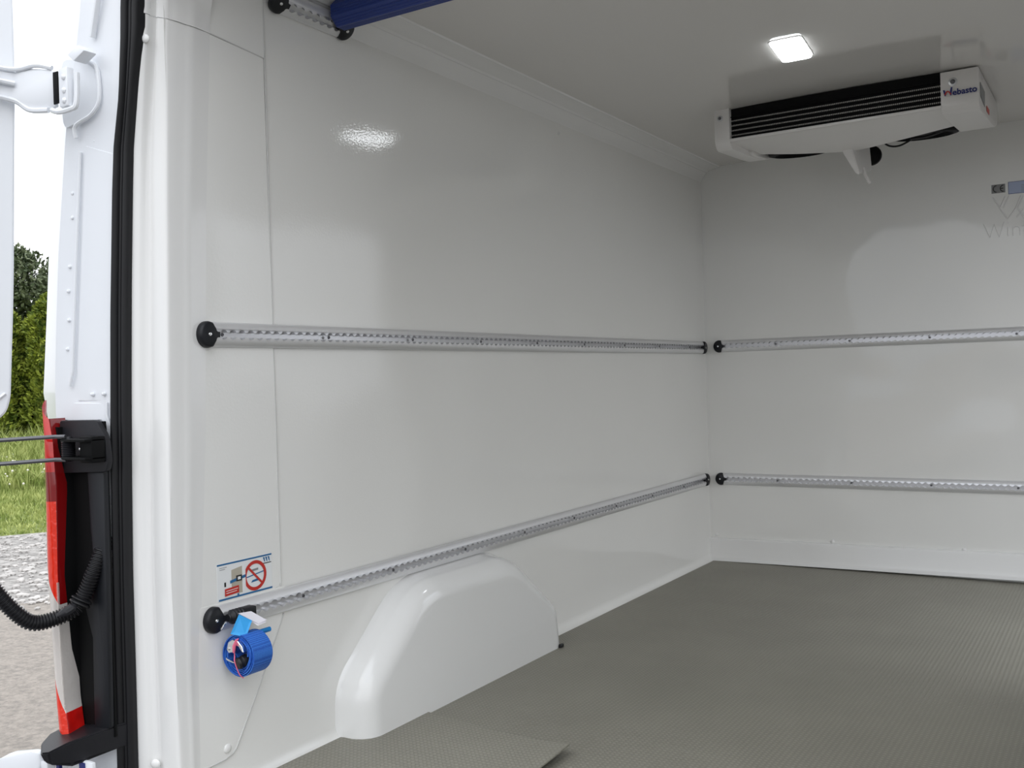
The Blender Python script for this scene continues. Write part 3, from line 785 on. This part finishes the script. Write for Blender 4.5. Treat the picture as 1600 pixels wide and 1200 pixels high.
# ================================================================== OUTSIDE OF THE VAN
def nz_(tab, z, d=0): return lerp_tab(tab, z)+d
def van_body():
    t = thing('van_body', 'white painted rear body pillar of the van outside the black seal', 'van body', (-.2, 1.25, 0))
    zs = [-.30+.04*i for i in range(53)]
    # jamb face from behind the seal to the fold, and the outer side
    bm = bmesh.new(); rows = []
    for z in zs:
        sx = nz_(T_sealL, z)+.03; fx = nz_(T_fold, z); ox = nz_(T_sil, z)
        k = Vector((fx, 1.25)); row = [Vector((sx-.026, 1.33)), Vector((sx-.030, 1.274)), Vector((sx+(fx-sx)*.6, 1.262)), Vector((fx+.006, 1.252)), k, Vector((fx-.006, 1.255)), Vector((fx-.02, 1.264)), Vector((ox+.02, 1.290)), Vector((ox, 1.32)), Vector((ox-.006, 1.40)), Vector((ox-.008, 2.2)), Vector((ox-.008, 4.6))]
        rows.append([(p.x, p.y, z) for p in row])
    grid(bm, rows); obj('pillar_panel', bm, 'body', t, smooth=30)
    # long sealing beads
    bm = bmesh.new()
    tube(bm, [(-.157, 1.2535, 1.350), (-.180, 1.2525, 1.13), (-.202, 1.252, .905), (-.213, 1.251, .873)], .0035, 8)
    obj('body_bead', bm, 'body', t)
    bm = bmesh.new(); tube(bm, [(-.070, 1.252, 1.68), (-.103, 1.252, 1.572)], .007, 10, flat=.7); obj('body_bead', bm, 'body', t)
    # overlapping sheet edges
    bm = bmesh.new(); prism(bm, [(-.145, 1.262, 1.362), (-.074, 1.276, 1.338), (-.106, 1.278, .842), (-.198, 1.262, .842), (-.196, 1.262, .92)], (0, -.0035, 0), .0008, 1); obj('jamb_sheet', bm, 'body', t)
    bm = bmesh.new(); prism(bm, [(-.205, 1.257, .838), (-.106, 1.279, .836), (-.109, 1.279, .775), (-.135, 1.27, .802), (-.225, 1.256, .802)], (0, -.003, 0), .0008, 1); obj('jamb_sheet', bm, 'body', t)
    bm = bmesh.new(); tube(bm, [(-.116, 1.268, .838), (-.118, 1.268, .812), (-.112, 1.272, .79)], .0025, 6); obj('body_bead', bm, 'body', t)
    spot = None
    for x, z in [(-.189, 1.27), (-.192, 1.22), (-.205, 1.12), (-.212, 1.07), (-.214, 1.01), (-.222, .95), (-.097, 1.45), (-.099, 1.425), (-.099, 1.405), (-.125, 1.37), (-.155, .855), (-.125, .855)]:
        bm = bmesh.new(); lathe(bm, (0, 0, 0), (0, -1, 0), [(-.004, .0042), (.001, .0035), (.0022, .002), (.0025, 0)], 10)
        if spot is None: spot = o = obj('weld_spot', bm, 'body', t)
        else: bm.free(); o = copy_part(spot, t, Matrix())
        o.matrix_world = Matrix.Translation((x, 1.2545+max(0, (x+.2))*.16-.001, z))
    # hinge recess rim
    bm = bmesh.new()
    tube(bm, smoothpath([(-0.149, 1.249, 1.5404), (-0.1137, 1.256, 1.5259), (-0.0992, 1.259, 1.5053), (-0.0972, 1.259, 1.4477), (-0.1179, 1.254, 1.42), (-0.1573, 1.246, 1.4027), (-0.16, 1.248, 1.378)]), .0042, 8)
    obj('hinge_rim', bm, 'body', t)
    bm = bmesh.new(); prism(bm, smoothpath([(-0.1653, 1.25, 1.5394), (-0.1259, 1.256, 1.5249), (-0.1082, 1.261, 1.5032), (-0.1061, 1.261, 1.4518), (-0.1249, 1.256, 1.424), (-0.1674, 1.248, 1.4077), (-0.1984, 1.246, 1.4159), (-0.1984, 1.246, 1.5292)], 4, True), (-.001, .020, 0)); obj('hinge_plate', bm, 'body', t)
    bm = bmesh.new(); prism(bm, [(-.128, 1.21, 1.532), (-.100, 1.215, 1.548), (-.085, 1.22, 1.535), (-.110, 1.212, 1.516)], (0, .03, 0), .003, 2); obj('corner_bracket', bm, 'body', t)
    # roof and right side
    bm = bmesh.new(); grid(bm, [[(x, y, 1.90+.04*(1-((x-.83)/1.1)**2)) for x in [-.27+2.2*i/12 for i in range(13)]] for y in (1.27, 2.5, 4.6)])
    box(bm, (-.27, 1.262, 1.74), (-.03, 1.30, 1.90)); box(bm, (-.05, 1.262, 1.83), (WX+.27, 1.30, 1.92)); obj('roof_panel', bm, 'body', t)
    bm = bmesh.new(); grid(bm, [[(WX+.20, y, z) for y in (1.30, 2, 2.97)] for z in (-.3, .7, 1.70)]); grid(bm, [[(WX+.20, y, z) for y in (4.17, 4.6)] for z in (-.3, .7, 1.70)]); grid(bm, [[(WX+.20, y, z) for y in (1.30, 2, 2.97, 4.17, 4.6)] for z in (1.69, 1.90)]); grid(bm, [[(WX+.20, 1.30, z), (WX+.12, 1.28, z)] for z in (-.3, .7, 1.3, 1.9)]); obj('side_panel', bm, 'body', t)
    # underside/rear below the sill
    bm = bmesh.new(); box(bm, (-.10, 1.22, -.32), (WX+.10, 1.262, -.05), .01); obj('rear_crossmember', bm, 'dark_plastic', t)
    bm = bmesh.new(); lathe(bm, (-.118, 1.262, .140), (0, -1, 0), [(0, .003), (.001, .003), (.001, 0)], 10); obj('drain_hole', bm, 'steel', t)
    # lower hinge seen below the bumper corner
    bm = bmesh.new(); lathe(bm, (-.185, 1.20, .135), (0, 0, -1), [(0, .010), (.10, .010)], 12); box(bm, (-.178, 1.196, .04), (-.10, 1.206, .128), .003); obj('hinge_knuckle', bm, 'body', t)
    bm = bmesh.new(); box(bm, (-.205, 1.188, .04), (-.196, 1.20, .125)); obj('hinge_gap', bm, 'navy', t)
    bm = bmesh.new(); box(bm, (-.135, 1.192, .06), (-.120, 1.1955, .125)); obj('hinge_gap', bm, 'navy', t)
van_body()

def seal():
    t = thing('door_seal', 'black ribbed rubber door seal running up the door opening', 'door seal', (-.1, 1.28, 0))
    zs = [-.06+.03*i for i in range(60)]
    def shift(z): top = max(0, z-1.62); return 2.4*top*top
    for name, a, b, bul in (('seal_bulb', .54, 1.02, .011), ('seal_lip', -.02, .40, .008), ('seal_lip', .36, .62, .005)):
        bm = bmesh.new(); rows = []
        for z in zs:
            L = Vector((nz_(T_sealL, z), 1.270)); R_ = Vector((nz_(T_sealR, z)-.001, 1.299)); row = []
            for k in range(11):
                s = k/10; p = L.lerp(R_, a+(b-a)*s); nn = Vector((.25, -.97))
                row.append(p+nn*(bul*math.sqrt(max(0, 1-(2*s-1)**2))))
            p0, p1 = L.lerp(R_, a), L.lerp(R_, b)
            row = [p0+Vector((.004, .02))]+row+[p1+Vector((0, .02))]
            rows.append([(p.x+shift(z), p.y, z) for p in row])
        grid(bm, rows); obj(name, bm, 'rubber', t, smooth=60)
seal()

def jamb_trim():
    t = thing('jamb_trim', 'black plastic trim filling the jamb beside the red tail lamp', 'trim', (-.18, 1.24, .4))
    bm = bmesh.new()
    pts = [(-.250, .806), (-.20, .800), (-.110, .800), (-.106, .74), (-.106, .16), (-.222, .13), (-.235, .6)]
    prism(bm, [(x, 1.252+max(0, x+.2)*.10, z) for x, z in pts], (0, -.006, 0), .001, 1); obj('base_panel', bm, 'matt_black', t)
    bm = bmesh.new()
    pts = [(-.150, .700), (-.148, .640), (-.146, .58), (-.142, .535), (-.152, .512), (-.170, .490), (-.176, .460), (-.168, .42), (-.150, .36), (-.152, .17), (-.108, .18), (-.103, .70)]
    prism(bm, [(x, 1.249+max(0, x+.2)*.10, z) for x, z in pts], (0, -.014, 0), .004, 2); obj('raised_cover', bm, 'black_plastic', t)
jamb_trim()

def check():
    t = thing('door_check', 'black door check with bracket plate, coil spring and two rods', 'door check', (-.15, 1.22, .75))
    bm = bmesh.new(); pts = rpoly([(-.214, .803), (-.108, .803), (-.083, .770), (-.078, .720), (-.085, .700), (-.214, .695)], [.008, .008, .01, .01, .006, .008], 4)
    prism(bm, [(x, 1.238+max(0, x+.2)*.10, z) for x, z in pts], (0, -.012, 0), .003, 2); obj('bracket_plate', bm, 'dark_plastic', t)
    bm = bmesh.new()
    for z in (.765, .729): box(bm, (-.160, 1.190, z-.003), (-.082, 1.236, z+.003), .002)
    box(bm, (-.120, 1.205, .720), (-.082, 1.238, .772), .003); obj('bracket_arm', bm, 'matt_black', t)
    bm = bmesh.new(); lathe(bm, (-.155, 1.205, .728), (0, 0, 1), [(-.006, .006), (-.003, .011)]+[x for k in range(9) for x in ((.001+k*.0036, .0118), (.0028+k*.0036, .0140))]+[(.0345, .011), (.044, .007)], 18); obj('coil_spring', bm, 'dark_plastic', t)
    for z in (.7275, .7620):
        bm = bmesh.new(); lathe(bm, (-.155, 1.205, z), (0, 0, 1), [(0, .0137), (.002, .0137)], 18); obj('spring_washer', bm, 'steel', t)
    for z in (.7725, .7265):
        bm = bmesh.new(); tube(bm, [(-.150, 1.196, z), (-.175, 1.188, z), (-.215, 1.08, z-.001), (-.438, .84, z-.003)], .0042, 10); obj('check_rod', bm, 'dark_steel', t)
    bm = bmesh.new(); lathe(bm, (-.128, 1.222, .747), (0, -1, 0), [(0, .003), (.012, .003), (.013, 0)], 8); obj('rivet_head', bm, 'chrome', t)
check()

def tail_lamp():
    t = thing('tail_lamp', 'tall red and clear tail lamp at the left body corner', 'tail lamp', (-.22, 1.2, .5))
    # outline at y=1.2 : left edge / right (front) edge by height, then a dark side return
    Lx = [(.14, -.185), (.176, -.212), (.318, -.222), (.513, -.2345), (.70, -.2325), (.80, -.229), (.837, -.226), (.86, -.226)]
    Rx = [(.14, -.181), (.168, -.1815), (.232, -.1925), (.334, -.199), (.49, -.202), (.672, -.1985), (.76, -.204), (.80, -.213), (.837, -.223)]
    Sx = [(.14, -.1815), (.168, -.180), (.232, -.184), (.334, -.191), (.49, -.189), (.672, -.1775), (.76, -.1795), (.80, -.192), (.837, -.228)]
    def seg(name, z0f, z1f, m, side=True, off=0):
        """front lens between two slanted borders; f gives z at u"""
        bm = bmesh.new(); rows = []; n = 26
        for i in range(n+1):
            row = []
            for k in range(9):
                u = k/8; z = z0f(u)+(z1f(u)-z0f(u))*i/n
                lx, rx, sx = lerp_tab(Lx, z), lerp_tab(Rx, z), lerp_tab(Sx, z)
                bul = .008*(1-(2*u-1)**2)
                row.append((lx+(rx-lx)*u, 1.203+.0*u-bul-off, z))
            rows.append([(row[0][0]-.008, 1.212, row[0][2])]+row)
        return grid(bm, rows), m, name
    zt = lambda u: .846-.038*u*1.0
    parts = []
    b_top = lambda u: .505-.075*u          # red / clear border, slanted
    b_low = lambda u: .325-.115*u
    zb = lambda u: .180-.018*u
    mid1 = lambda u: .700; mid2 = lambda u: .640
    for nm, lo, hi, m in (('upper_lens', mid1, zt, 'redl'), ('reflector_band', mid2, mid1, 'redd'), ('brake_lens', b_top, mid2, 'redb'), ('clear_lens', b_low, b_top, 'clear'), ('lower_lens', zb, b_low, 'redb')):
        bm, mm, name = seg(nm, lo, hi, m); obj(name, bm, mm, t, smooth=50)
    def side(name, z0, z1, m):
        bm = bmesh.new(); rows = []
        for i in range(21):
            z = z0+(z1-z0)*i/20; rx, sx = lerp_tab(Rx, z), lerp_tab(Sx, z)
            # the return runs back along the jamb
            rows.append([(rx, 1.203, z), (rx+.0005, 1.207, z), (rx-.010, 1.246, z)])
        # visible width comes from how far back the return goes
        grid(bm, rows); obj(name, bm, m, t, smooth=50)
    side('side_lens', .43, .808, 'redd'); side('side_lens', .212, .43, 'clear'); side('side_lens', .163, .212, 'redl')
    bm = bmesh.new()
    for k in range(95): z = .22+k*.0027; x = lerp_tab(Rx, z); box(bm, (x-.0014, 1.2005, z), (x+.001, 1.2045, z+.0013))
    obj('lens_ribs', bm, 'clear', t, smooth=0)
    bm = bmesh.new(); box(bm, (-.232, 1.215, .17), (-.205, 1.25, .79)); obj('lamp_housing', bm, 'matt_black', t, smooth=0)
tail_lamp()

def bumper():
    bm = bmesh.new()
    top = [(-.100, 1.285, .182), (-.108, 1.262, .182), (-.128, 1.165, .174), (-.134, 1.128, .166), (-.150, 1.120, .164), (-.195, 1.150, .168), (-.222, 1.185, .170), (-.24, 1.26, .172), (-.20, 1.30, .178)]
    bot = [(-.104, 1.285, .132), (-.110, 1.262, .132), (-.130, 1.175, .128), (-.137, 1.135, .138), (-.150, 1.130, .142), (-.185, 1.152, .146), (-.205, 1.185, .146), (-.22, 1.26, .14), (-.20, 1.30, .132)]
    a = [bm.verts.new(p) for p in top]; b = [bm.verts.new(p) for p in bot]
    bm.faces.new(a); bm.faces.new(b[::-1])
    for i in range(len(a)): bm.faces.new((a[i], b[i], b[(i+1) % len(a)], a[(i+1) % len(a)]))
    bmesh.ops.recalc_face_normals(bm, faces=bm.faces)
    bmesh.ops.bevel(bm, geom=list(bm.edges), offset=.0035, segments=2, affect='EDGES')
    tag(obj('bumper_corner', bm, 'dark_plastic'), 'dark grey plastic bumper corner below the tail lamp', 'bumper')
bumper()

def conduit():
    ctrl = [(-.126, 1.272, .560), (-.126, 1.252, .535), (-.130, 1.235, .497), (-.142, 1.222, .455), (-.150, 1.205, .4275), (-.165, 1.17, .413), (-.178, 1.132, .412), (-.190, 1.105, .436), (-.205, 1.080, .475), (-.22, 1.055, .52), (-.262, 1.01, .59), (-.375, .955, .68), (-.395, .95, .70)]
    path = smoothpath(ctrl, 14)
    # resample evenly
    out = [path[0]]; d = 0; step = .00155
    for p, q in zip(path, path[1:]):
        L = (q-p).length; s = step-d
        while s <= L: out.append(p+(q-p)*(s/L)); s += step
        d = (d+L) % step
    rad = [.0158 if i % 4 < 2 else .0126 for i in range(len(out))]
    t = thing('cable_conduit', 'black corrugated cable conduit looping from the jamb to the open door', 'cable', (-.15, 1.2, .42))
    bm = bmesh.new(); tube(bm, out, .014, 16, rad=rad); obj('corrugated_tube', bm, 'rubber', t, smooth=40)
    i = min(range(len(out)), key=lambda k: (out[k]-Vector((-.146, 1.216, .440))).length)
    p = out[i]; ax = (out[i+1]-out[i-1]).normalized()
    bm = bmesh.new(); lathe(bm, p, ax, [(-.007, .0165), (-.004, .021), (-.002, .021), (0, .017), (.003, .021), (.006, .021), (.008, .0165)], 18); obj('collar', bm, 'rubber', t)
    bm = bmesh.new(); seg = out[i+4:i+34]; tube(bm, [q+Vector((.006, -.010, .004)) for q in seg], .0095, 10, rad=[.004+.006*min(1, k/6, (len(seg)-1-k)/12) for k in range(len(seg))]); obj('sleeve', bm, 'dark_plastic', t)
conduit()

def rear_door():
    t = thing('rear_door', 'open white rear door standing out at the left picture edge', 'door', (-.27, 1.1, .5))
    bm = bmesh.new()
    out = [(1.176, 1.86), (1.176, 1.52), (1.168, 1.07), (1.160, .850), (1.152, .822), (1.118, .790), (1.106, .765), (1.101, .70), (1.100, -.10), (.42, -.10), (.42, 1.86)]
    def xo(z): return -.25-.028*max(0, 1.5-z)
    o = rpoly(out, [.0, .05, .05, .02, .01, .02, .01, .05, .02, .03, .03], 3)
    a = [bm.verts.new((xo(z)-(1.17-y)*.5, y, z)) for y, z in o]; b = [bm.verts.new((xo(z)-(1.17-y)*.5-.045, y+.012, z)) for y, z in o]
    bm.faces.new(a); bm.faces.new(b[::-1])
    for i in range(len(a)): bm.faces.new((a[i], b[i], b[(i+1) % len(a)], a[(i+1) % len(a)]))
    bmesh.ops.recalc_face_normals(bm, faces=bm.faces)
    bmesh.ops.bevel(bm, geom=[e for e in bm.edges if len(e.link_faces) == 2 and (len(e.link_faces[0].verts) > 4) != (len(e.link_faces[1].verts) > 4)], offset=.004, segments=2, affect='EDGES')
    obj('door_panel', bm, 'body', t, smooth=30)
    # long pressed bead near the edge
    bm = bmesh.new(); tube(bm, [(xo(z)+.0005-(.035+.006*(1.7-z))*.5, 1.135-.006*(1.7-z), z) for z in (1.85, 1.5, 1.2, 1.0, .9)], .006, 8, flat=.6)
    obj('pressed_bead', bm, 'body', t)
    bm = bmesh.new(); tube(bm, [(xo(.87)-.009, 1.15, .862), (xo(.83)-.034, 1.10, .815)], .003, 6); obj('pressed_bead', bm, 'body', t)
    # upper hinge arm: two side flanges, a web with a slot and the knuckle
    bm = bmesh.new()
    arm = [(-.240, 1.100, 1.520), (-.246, 1.135, 1.508), (-.232, 1.165, 1.506), (-.205, 1.182, 1.512), (-.165, 1.196, 1.506), (-.152, 1.200, 1.500), (-.152, 1.200, 1.432), (-.165, 1.196, 1.428), (-.205, 1.182, 1.424), (-.225, 1.168, 1.438), (-.235, 1.155, 1.452), (-.246, 1.135, 1.456), (-.240, 1.100, 1.450)]
    prism(bm, arm, (-.003, .008, 0), .0025, 2); obj('hinge_arm', bm, 'body', t)
    bm = bmesh.new()
    tube(bm, smoothpath([(-.238, 1.08, 1.528), (-.246, 1.13, 1.512), (-.225, 1.165, 1.510), (-.19, 1.184, 1.516), (-.158, 1.198, 1.508)]), .0050, 8)
    tube(bm, smoothpath([(-.238, 1.08, 1.440), (-.246, 1.13, 1.452), (-.228, 1.163, 1.446), (-.205, 1.178, 1.428), (-.165, 1.192, 1.424)]), .0055, 8)
    tube(bm, smoothpath([(-.238, 1.09, 1.488), (-.240, 1.13, 1.484), (-.225, 1.160, 1.480)]), .0055, 8)
    obj('hinge_flange', bm, 'body', t)
    bm = bmesh.new(); lathe(bm, (-.234, 1.095, 1.435), (0, 0, 1), [(0, .011), (.014, .011), (.016, .008), (.078, .008), (.080, .011), (.096, .011), (.10, .006)], 14); obj('hinge_pin', bm, 'body', t)
    bm = bmesh.new(); box(bm, (-.1535, 1.1955, 1.434), (-.1375, 1.1985, 1.498), .001); obj('hinge_slot', bm, 'matt_black', t)
    bm = bmesh.new()
    box(bm, (-.136, 1.196, 1.425), (-.108, 1.212, 1.502), .003); tube(bm, smoothpath([(-.160, 1.196, 1.424), (-.140, 1.198, 1.418), (-.112, 1.204, 1.420), (-.098, 1.208, 1.430), (-.096, 1.210, 1.49)]), .0055, 8)
    for z in (1.482, 1.456, 1.436): lathe(bm, (-.118, 1.197, z), (.2, -1, 0), [(0, .006), (.003, .006), (.005, .004), (.006, 0)], 6)
    obj('hinge_knuckle', bm, 'body', t)
    # lower hinge arm at the bottom left
    bm = bmesh.new(); prism(bm, [(-.34, 1.02, .10), (-.265, 1.10, .138), (-.245, 1.115, .150), (-.200, 1.130, .156), (-.182, 1.14, .152), (-.182, 1.14, .130), (-.20, 1.13, .06), (-.34, 1.02, .03)], (0, .02, 0), .004, 2)
    box(bm, (-.182, 1.140, .120), (-.16, 1.16, .138), .003); box(bm, (-.168, 1.138, .137), (-.148, 1.165, .152), .004); obj('hinge_arm', bm, 'body', t)
rear_door()

# ================================================================== GROUND AND GREENERY
D = Vector((-.85, .527, 0)).normalized(); Pp = Vector((-D.y, D.x, 0))     # towards the hedge
def at(s, p, z): q = Vector((CAM.x, CAM.y, 0))+D*s+Pp*p; return Vector((q.x, q.y, z))
def zg(s): return -.65+(.03*max(0, s-12))
def ground_material(name, col, c2, sc, bmp):
    m = mat(name, col, .9, noise=.0); n, l = m.node_tree.nodes, m.node_tree.links; b = n['Principled BSDF']
    t = n.new('ShaderNodeTexCoord'); x = n.new('ShaderNodeTexNoise'); x.inputs['Scale'].default_value = sc; x.inputs['Detail'].default_value = 8; x.inputs['Roughness'].default_value = .7
    l.new(t.outputs['Object'], x.inputs['Vector'])
    r = n.new('ShaderNodeValToRGB'); r.color_ramp.elements[0].position = .38; r.color_ramp.elements[1].position = .60
    r.color_ramp.elements[0].color = (*c2, 1); r.color_ramp.elements[1].color = (*col, 1)
    l.new(x.outputs['Fac'], r.inputs['Fac']); l.new(r.outputs['Color'], b.inputs['Base Color'])
    bp = n.new('ShaderNodeBump'); bp.inputs['Distance'].default_value = bmp; l.new(x.outputs['Fac'], bp.inputs['Height']); l.new(bp.outputs['Normal'], b.inputs['Normal'])
    return m
M['asphalt'] = ground_material('sandy_asphalt', (.31, .275, .24), (.20, .18, .16), 30, .01)
M['low_bounce_ground'] = ground_material('low_bounce_ground', (.13, .125, .12), (.08, .078, .075), 30, .01)  # ground colour darkened to lower the light bounced onto the ceiling
M['gravel'] = ground_material('pale_gravel', (.40, .38, .36), (.20, .19, .18), 12, .03)
M['soil'] = ground_material('meadow_ground', (.19, .23, .06), (.11, .14, .035), 3, .05)
M['stone'] = mat('pale_stone', (.42, .40, .38), .85, noise=.3, nscale=3)
bm = bmesh.new(); grid(bm, [[at(s, p, -.65) for p in (-60, 60)] for s in (-60, 7.9)]); struct(obj('ground', bm, 'asphalt'), 'sandy grey asphalt yard beside the van')
bm = bmesh.new(); grid(bm, [[at(s+(.25*sin(p*.7) if s in (7.9, 12) else 0)*0, p, -.648) for p in (-60, 60)] for s in (7.9, 11.7)]); gs = struct(obj('gravel_strip', bm, 'gravel'), 'pale gravel strip between asphalt and grass')
bm = bmesh.new(); grid(bm, [[at(s, p, zg(s)-.001) for p in range(-60, 61, 10)] for s in (11.65, 12, 16, 20, 26, 34, 60)]); struct(obj('grass_verge', bm, 'soil'), 'green grass verge before the hedge')
bm = bmesh.new(); grid(bm, [[(x, y, -.640) for x in (-1.2, 0, 2, 40)] for y in (-50, 0, 3, 50)]); struct(obj('bounce_cut_ground', bm, 'low_bounce_ground'), 'unseen dark ground sheet added behind and beside the van to cut bounced light')  # added out of view over the ground, so less light bounces up inside
def stones():
    bm = bmesh.new()
    for i in range(1500):
        s = random.uniform(7.6, 11.5); p = random.uniform(-1.6, 1.6); r = random.uniform(.012, .045)
        mt = Matrix.Translation(at(s, p, -.648+r*.2)) @ Matrix.Rotation(random.random()*6, 4, 'Z') @ Matrix.Diagonal((r, r*random.uniform(.6, 1), r*random.uniform(.35, .7), 1))
        bmesh.ops.create_icosphere(bm, subdivisions=1, radius=1, matrix=mt)
    tag(obj('loose_stones', bm, 'stone', smooth=0, recalc=False), 'pale loose stones scattered on the gravel strip', 'stones', kind='stuff')
stones()
def blades(name, n, s0, s1, h0, h1, m, label, cat, w=.012):
    vs, fs = [], []
    for i in range(n):
        s = s0+(s1-s0)*random.random(); p = random.uniform(-2.6, 2.6); b = at(s, p, zg(s)-.01)
        hh = random.uniform(.5, 1)*(h0+(h1-h0)*(s-s0)/(s1-s0)); a = random.random()*6.28; ww = w*random.uniform(.6, 1.4)
        dx, dy = cos(a)*ww, sin(a)*ww; lx, ly = random.gauss(0, .3)*hh, random.gauss(0, .3)*hh; k = len(vs)
        vs += [(b.x-dx, b.y-dy, b.z), (b.x+dx, b.y+dy, b.z), (b.x+dx*.6+lx*.4, b.y+dy*.6+ly*.4, b.z+hh*.6), (b.x-dx*.6+lx*.4, b.y-dy*.6+ly*.4, b.z+hh*.6), (b.x+lx, b.y+ly, b.z+hh)]
        fs += [(k, k+1, k+2, k+3), (k+3, k+2, k+4)]
    me = bpy.data.meshes.new(name); me.from_pydata(vs, [], fs); me.materials.append(M[m])
    o = bpy.data.objects.new(name, me); C.objects.link(o); tag(o, label, cat, kind='stuff'); return o
blades('short_grass', 22000, 11.7, 15.5, .05, .14, 'grass', 'short light green grass at the edge of the gravel', 'grass', .008)
blades('tall_grass', 16000, 15.3, 19.2, .35, .80, 'grass', 'tall meadow grass in front of the hedge', 'grass', .014)
bm = bmesh.new()
for i in range(260):
    s = random.uniform(14.8, 17.5); p = random.uniform(-2.4, 2.4); bmesh.ops.create_icosphere(bm, subdivisions=1, radius=random.uniform(.010, .020), matrix=Matrix.Translation(at(s, p, zg(s)+random.uniform(.12, .40))))
tag(obj('meadow_flowers', bm, 'flower', smooth=0, recalc=False), 'small white flower heads scattered through the tall grass', 'flowers', kind='stuff')

def foliage(n, gen, size, m, name, parent, up=.6):
    vs, fs = [], []
    for i in range(n):
        c, nr = gen(); a = Vector((random.gauss(0, 1), random.gauss(0, 1), random.gauss(0, 1)))
        t = (nr*.6+Vector((0, 0, up))+a*.35).normalized(); x = t.cross(a).normalized()
        L = size*random.uniform(.6, 1.4); w = L*.28; k = len(vs)
        vs += [c-x*w*.4, c+x*w*.4, c+x*w+t*L*.55, c+t*L, c-x*w+t*L*.55]; fs += [(k, k+1, k+2, k+3, k+4)]
    me = bpy.data.meshes.new(name); me.from_pydata([tuple(v) for v in vs], [], fs); me.materials.append(M[m])
    o = bpy.data.objects.new(name, me); C.objects.link(o); o.parent = parent; o.matrix_parent_inverse = parent.matrix_world.inverted(); o['kind'] = 'stuff'
    return o
def shrub(s, p, H, R, label):
    b = at(s, p, zg(s)); t = thing('hedge_conifer', label, 'conifer', b, 'conifers of the hedge')
    bm = bmesh.new(); tube(bm, [b, b+Vector((0, 0, H*.8))], .06, 8, rad=[.07, .02]); obj('trunk', bm, 'bark', t)
    def rad(u): return R*(1.0 if u < .55 else math.sqrt(max(0, 1-((u-.55)/.45)**2)))*(.85+.15*min(1, u*5))
    bm = bmesh.new(); lathe(bm, b, (0, 0, 1), [(0.02, R*.7)]+[(H*.95*u, max(.01, rad(u)*.80)) for u in [.1, .3, .5, .65, .8, .9, .97]]+[(H*.95, 0)], 14)
    for v in bm.verts: v.co += Vector((random.gauss(0, .05), random.gauss(0, .05), random.gauss(0, .04)))
    obj('inner_foliage', bm, 'thuja', t)
    def gen():
        u = random.random()**.9; a = random.random()*6.283; lump = 1+.10*sin(a*5+u*13)+.08*sin(a*3-u*23)
        r = rad(u)*lump*random.uniform(.80, 1.0)
        return b+Vector((cos(a)*r, sin(a)*r, u*H)), Vector((cos(a), sin(a), 0))
    foliage(15000, gen, .075, 'thuja', 'foliage', t, .5)
for s, p, H, R, lb in ((21.4, -1.75, 3.25, .62, 'columnar green hedge conifer, tallest of the row, to the right behind the pillar'), (21.2, -.62, 3.15, .66, 'yellow-green hedge conifer filling the gap between door and pillar'), (21.5, .55, 3.0, .64, 'yellow-green hedge conifer just left of the gap, behind the open door'), (21.3, 1.7, 3.05, .62, 'yellow-green hedge conifer farthest left, hidden by the open door')):
    shrub(s, p, H, R, lb)
def tree(s, p, H, blobs, label):
    b = at(s, p, zg(s)); t = thing('leafy_tree', label, 'tree', b)
    bm = bmesh.new(); tube(bm, [b, b+Vector((.1, 0, H*.35)), b+Vector((0, .1, H*.62))], .1, 8, rad=[.16, .11, .03])
    for k in range(6):
        a = k*1.05; q = b+Vector((0, 0, H*(.30+.045*k))); tube(bm, [q, q+Vector((cos(a)*1.0, sin(a)*1.0, .7))], .03, 6, rad=[.05, .015])
    obj('trunk', bm, 'bark', t)
    def gen():
        c, r = random.choice(blobs); d = Vector((random.gauss(0, 1), random.gauss(0, 1), random.gauss(0, 1))).normalized()
        return b+Vector(c)+d*r*random.uniform(.55, 1), d
    foliage(24000, gen, .095, 'tree', 'crown', t, .2)
bl = [((random.uniform(-1.5, 1.5), random.uniform(-1.5, 1.5), 2.6+random.uniform(-.6, 2.0)), random.uniform(.35, .7)) for k in range(22)]
tree(26, -.9, 5.2, bl, 'darker green leafy tree rising above the hedge')
bl = [((random.uniform(-1.5, 1.5), random.uniform(-1.5, 1.5), 2.4+random.uniform(-.6, 1.7)), random.uniform(.35, .7)) for k in range(22)]
tree(31, 2.6, 5.2, bl, 'lower leafy tree behind the hedge, left of the taller one')
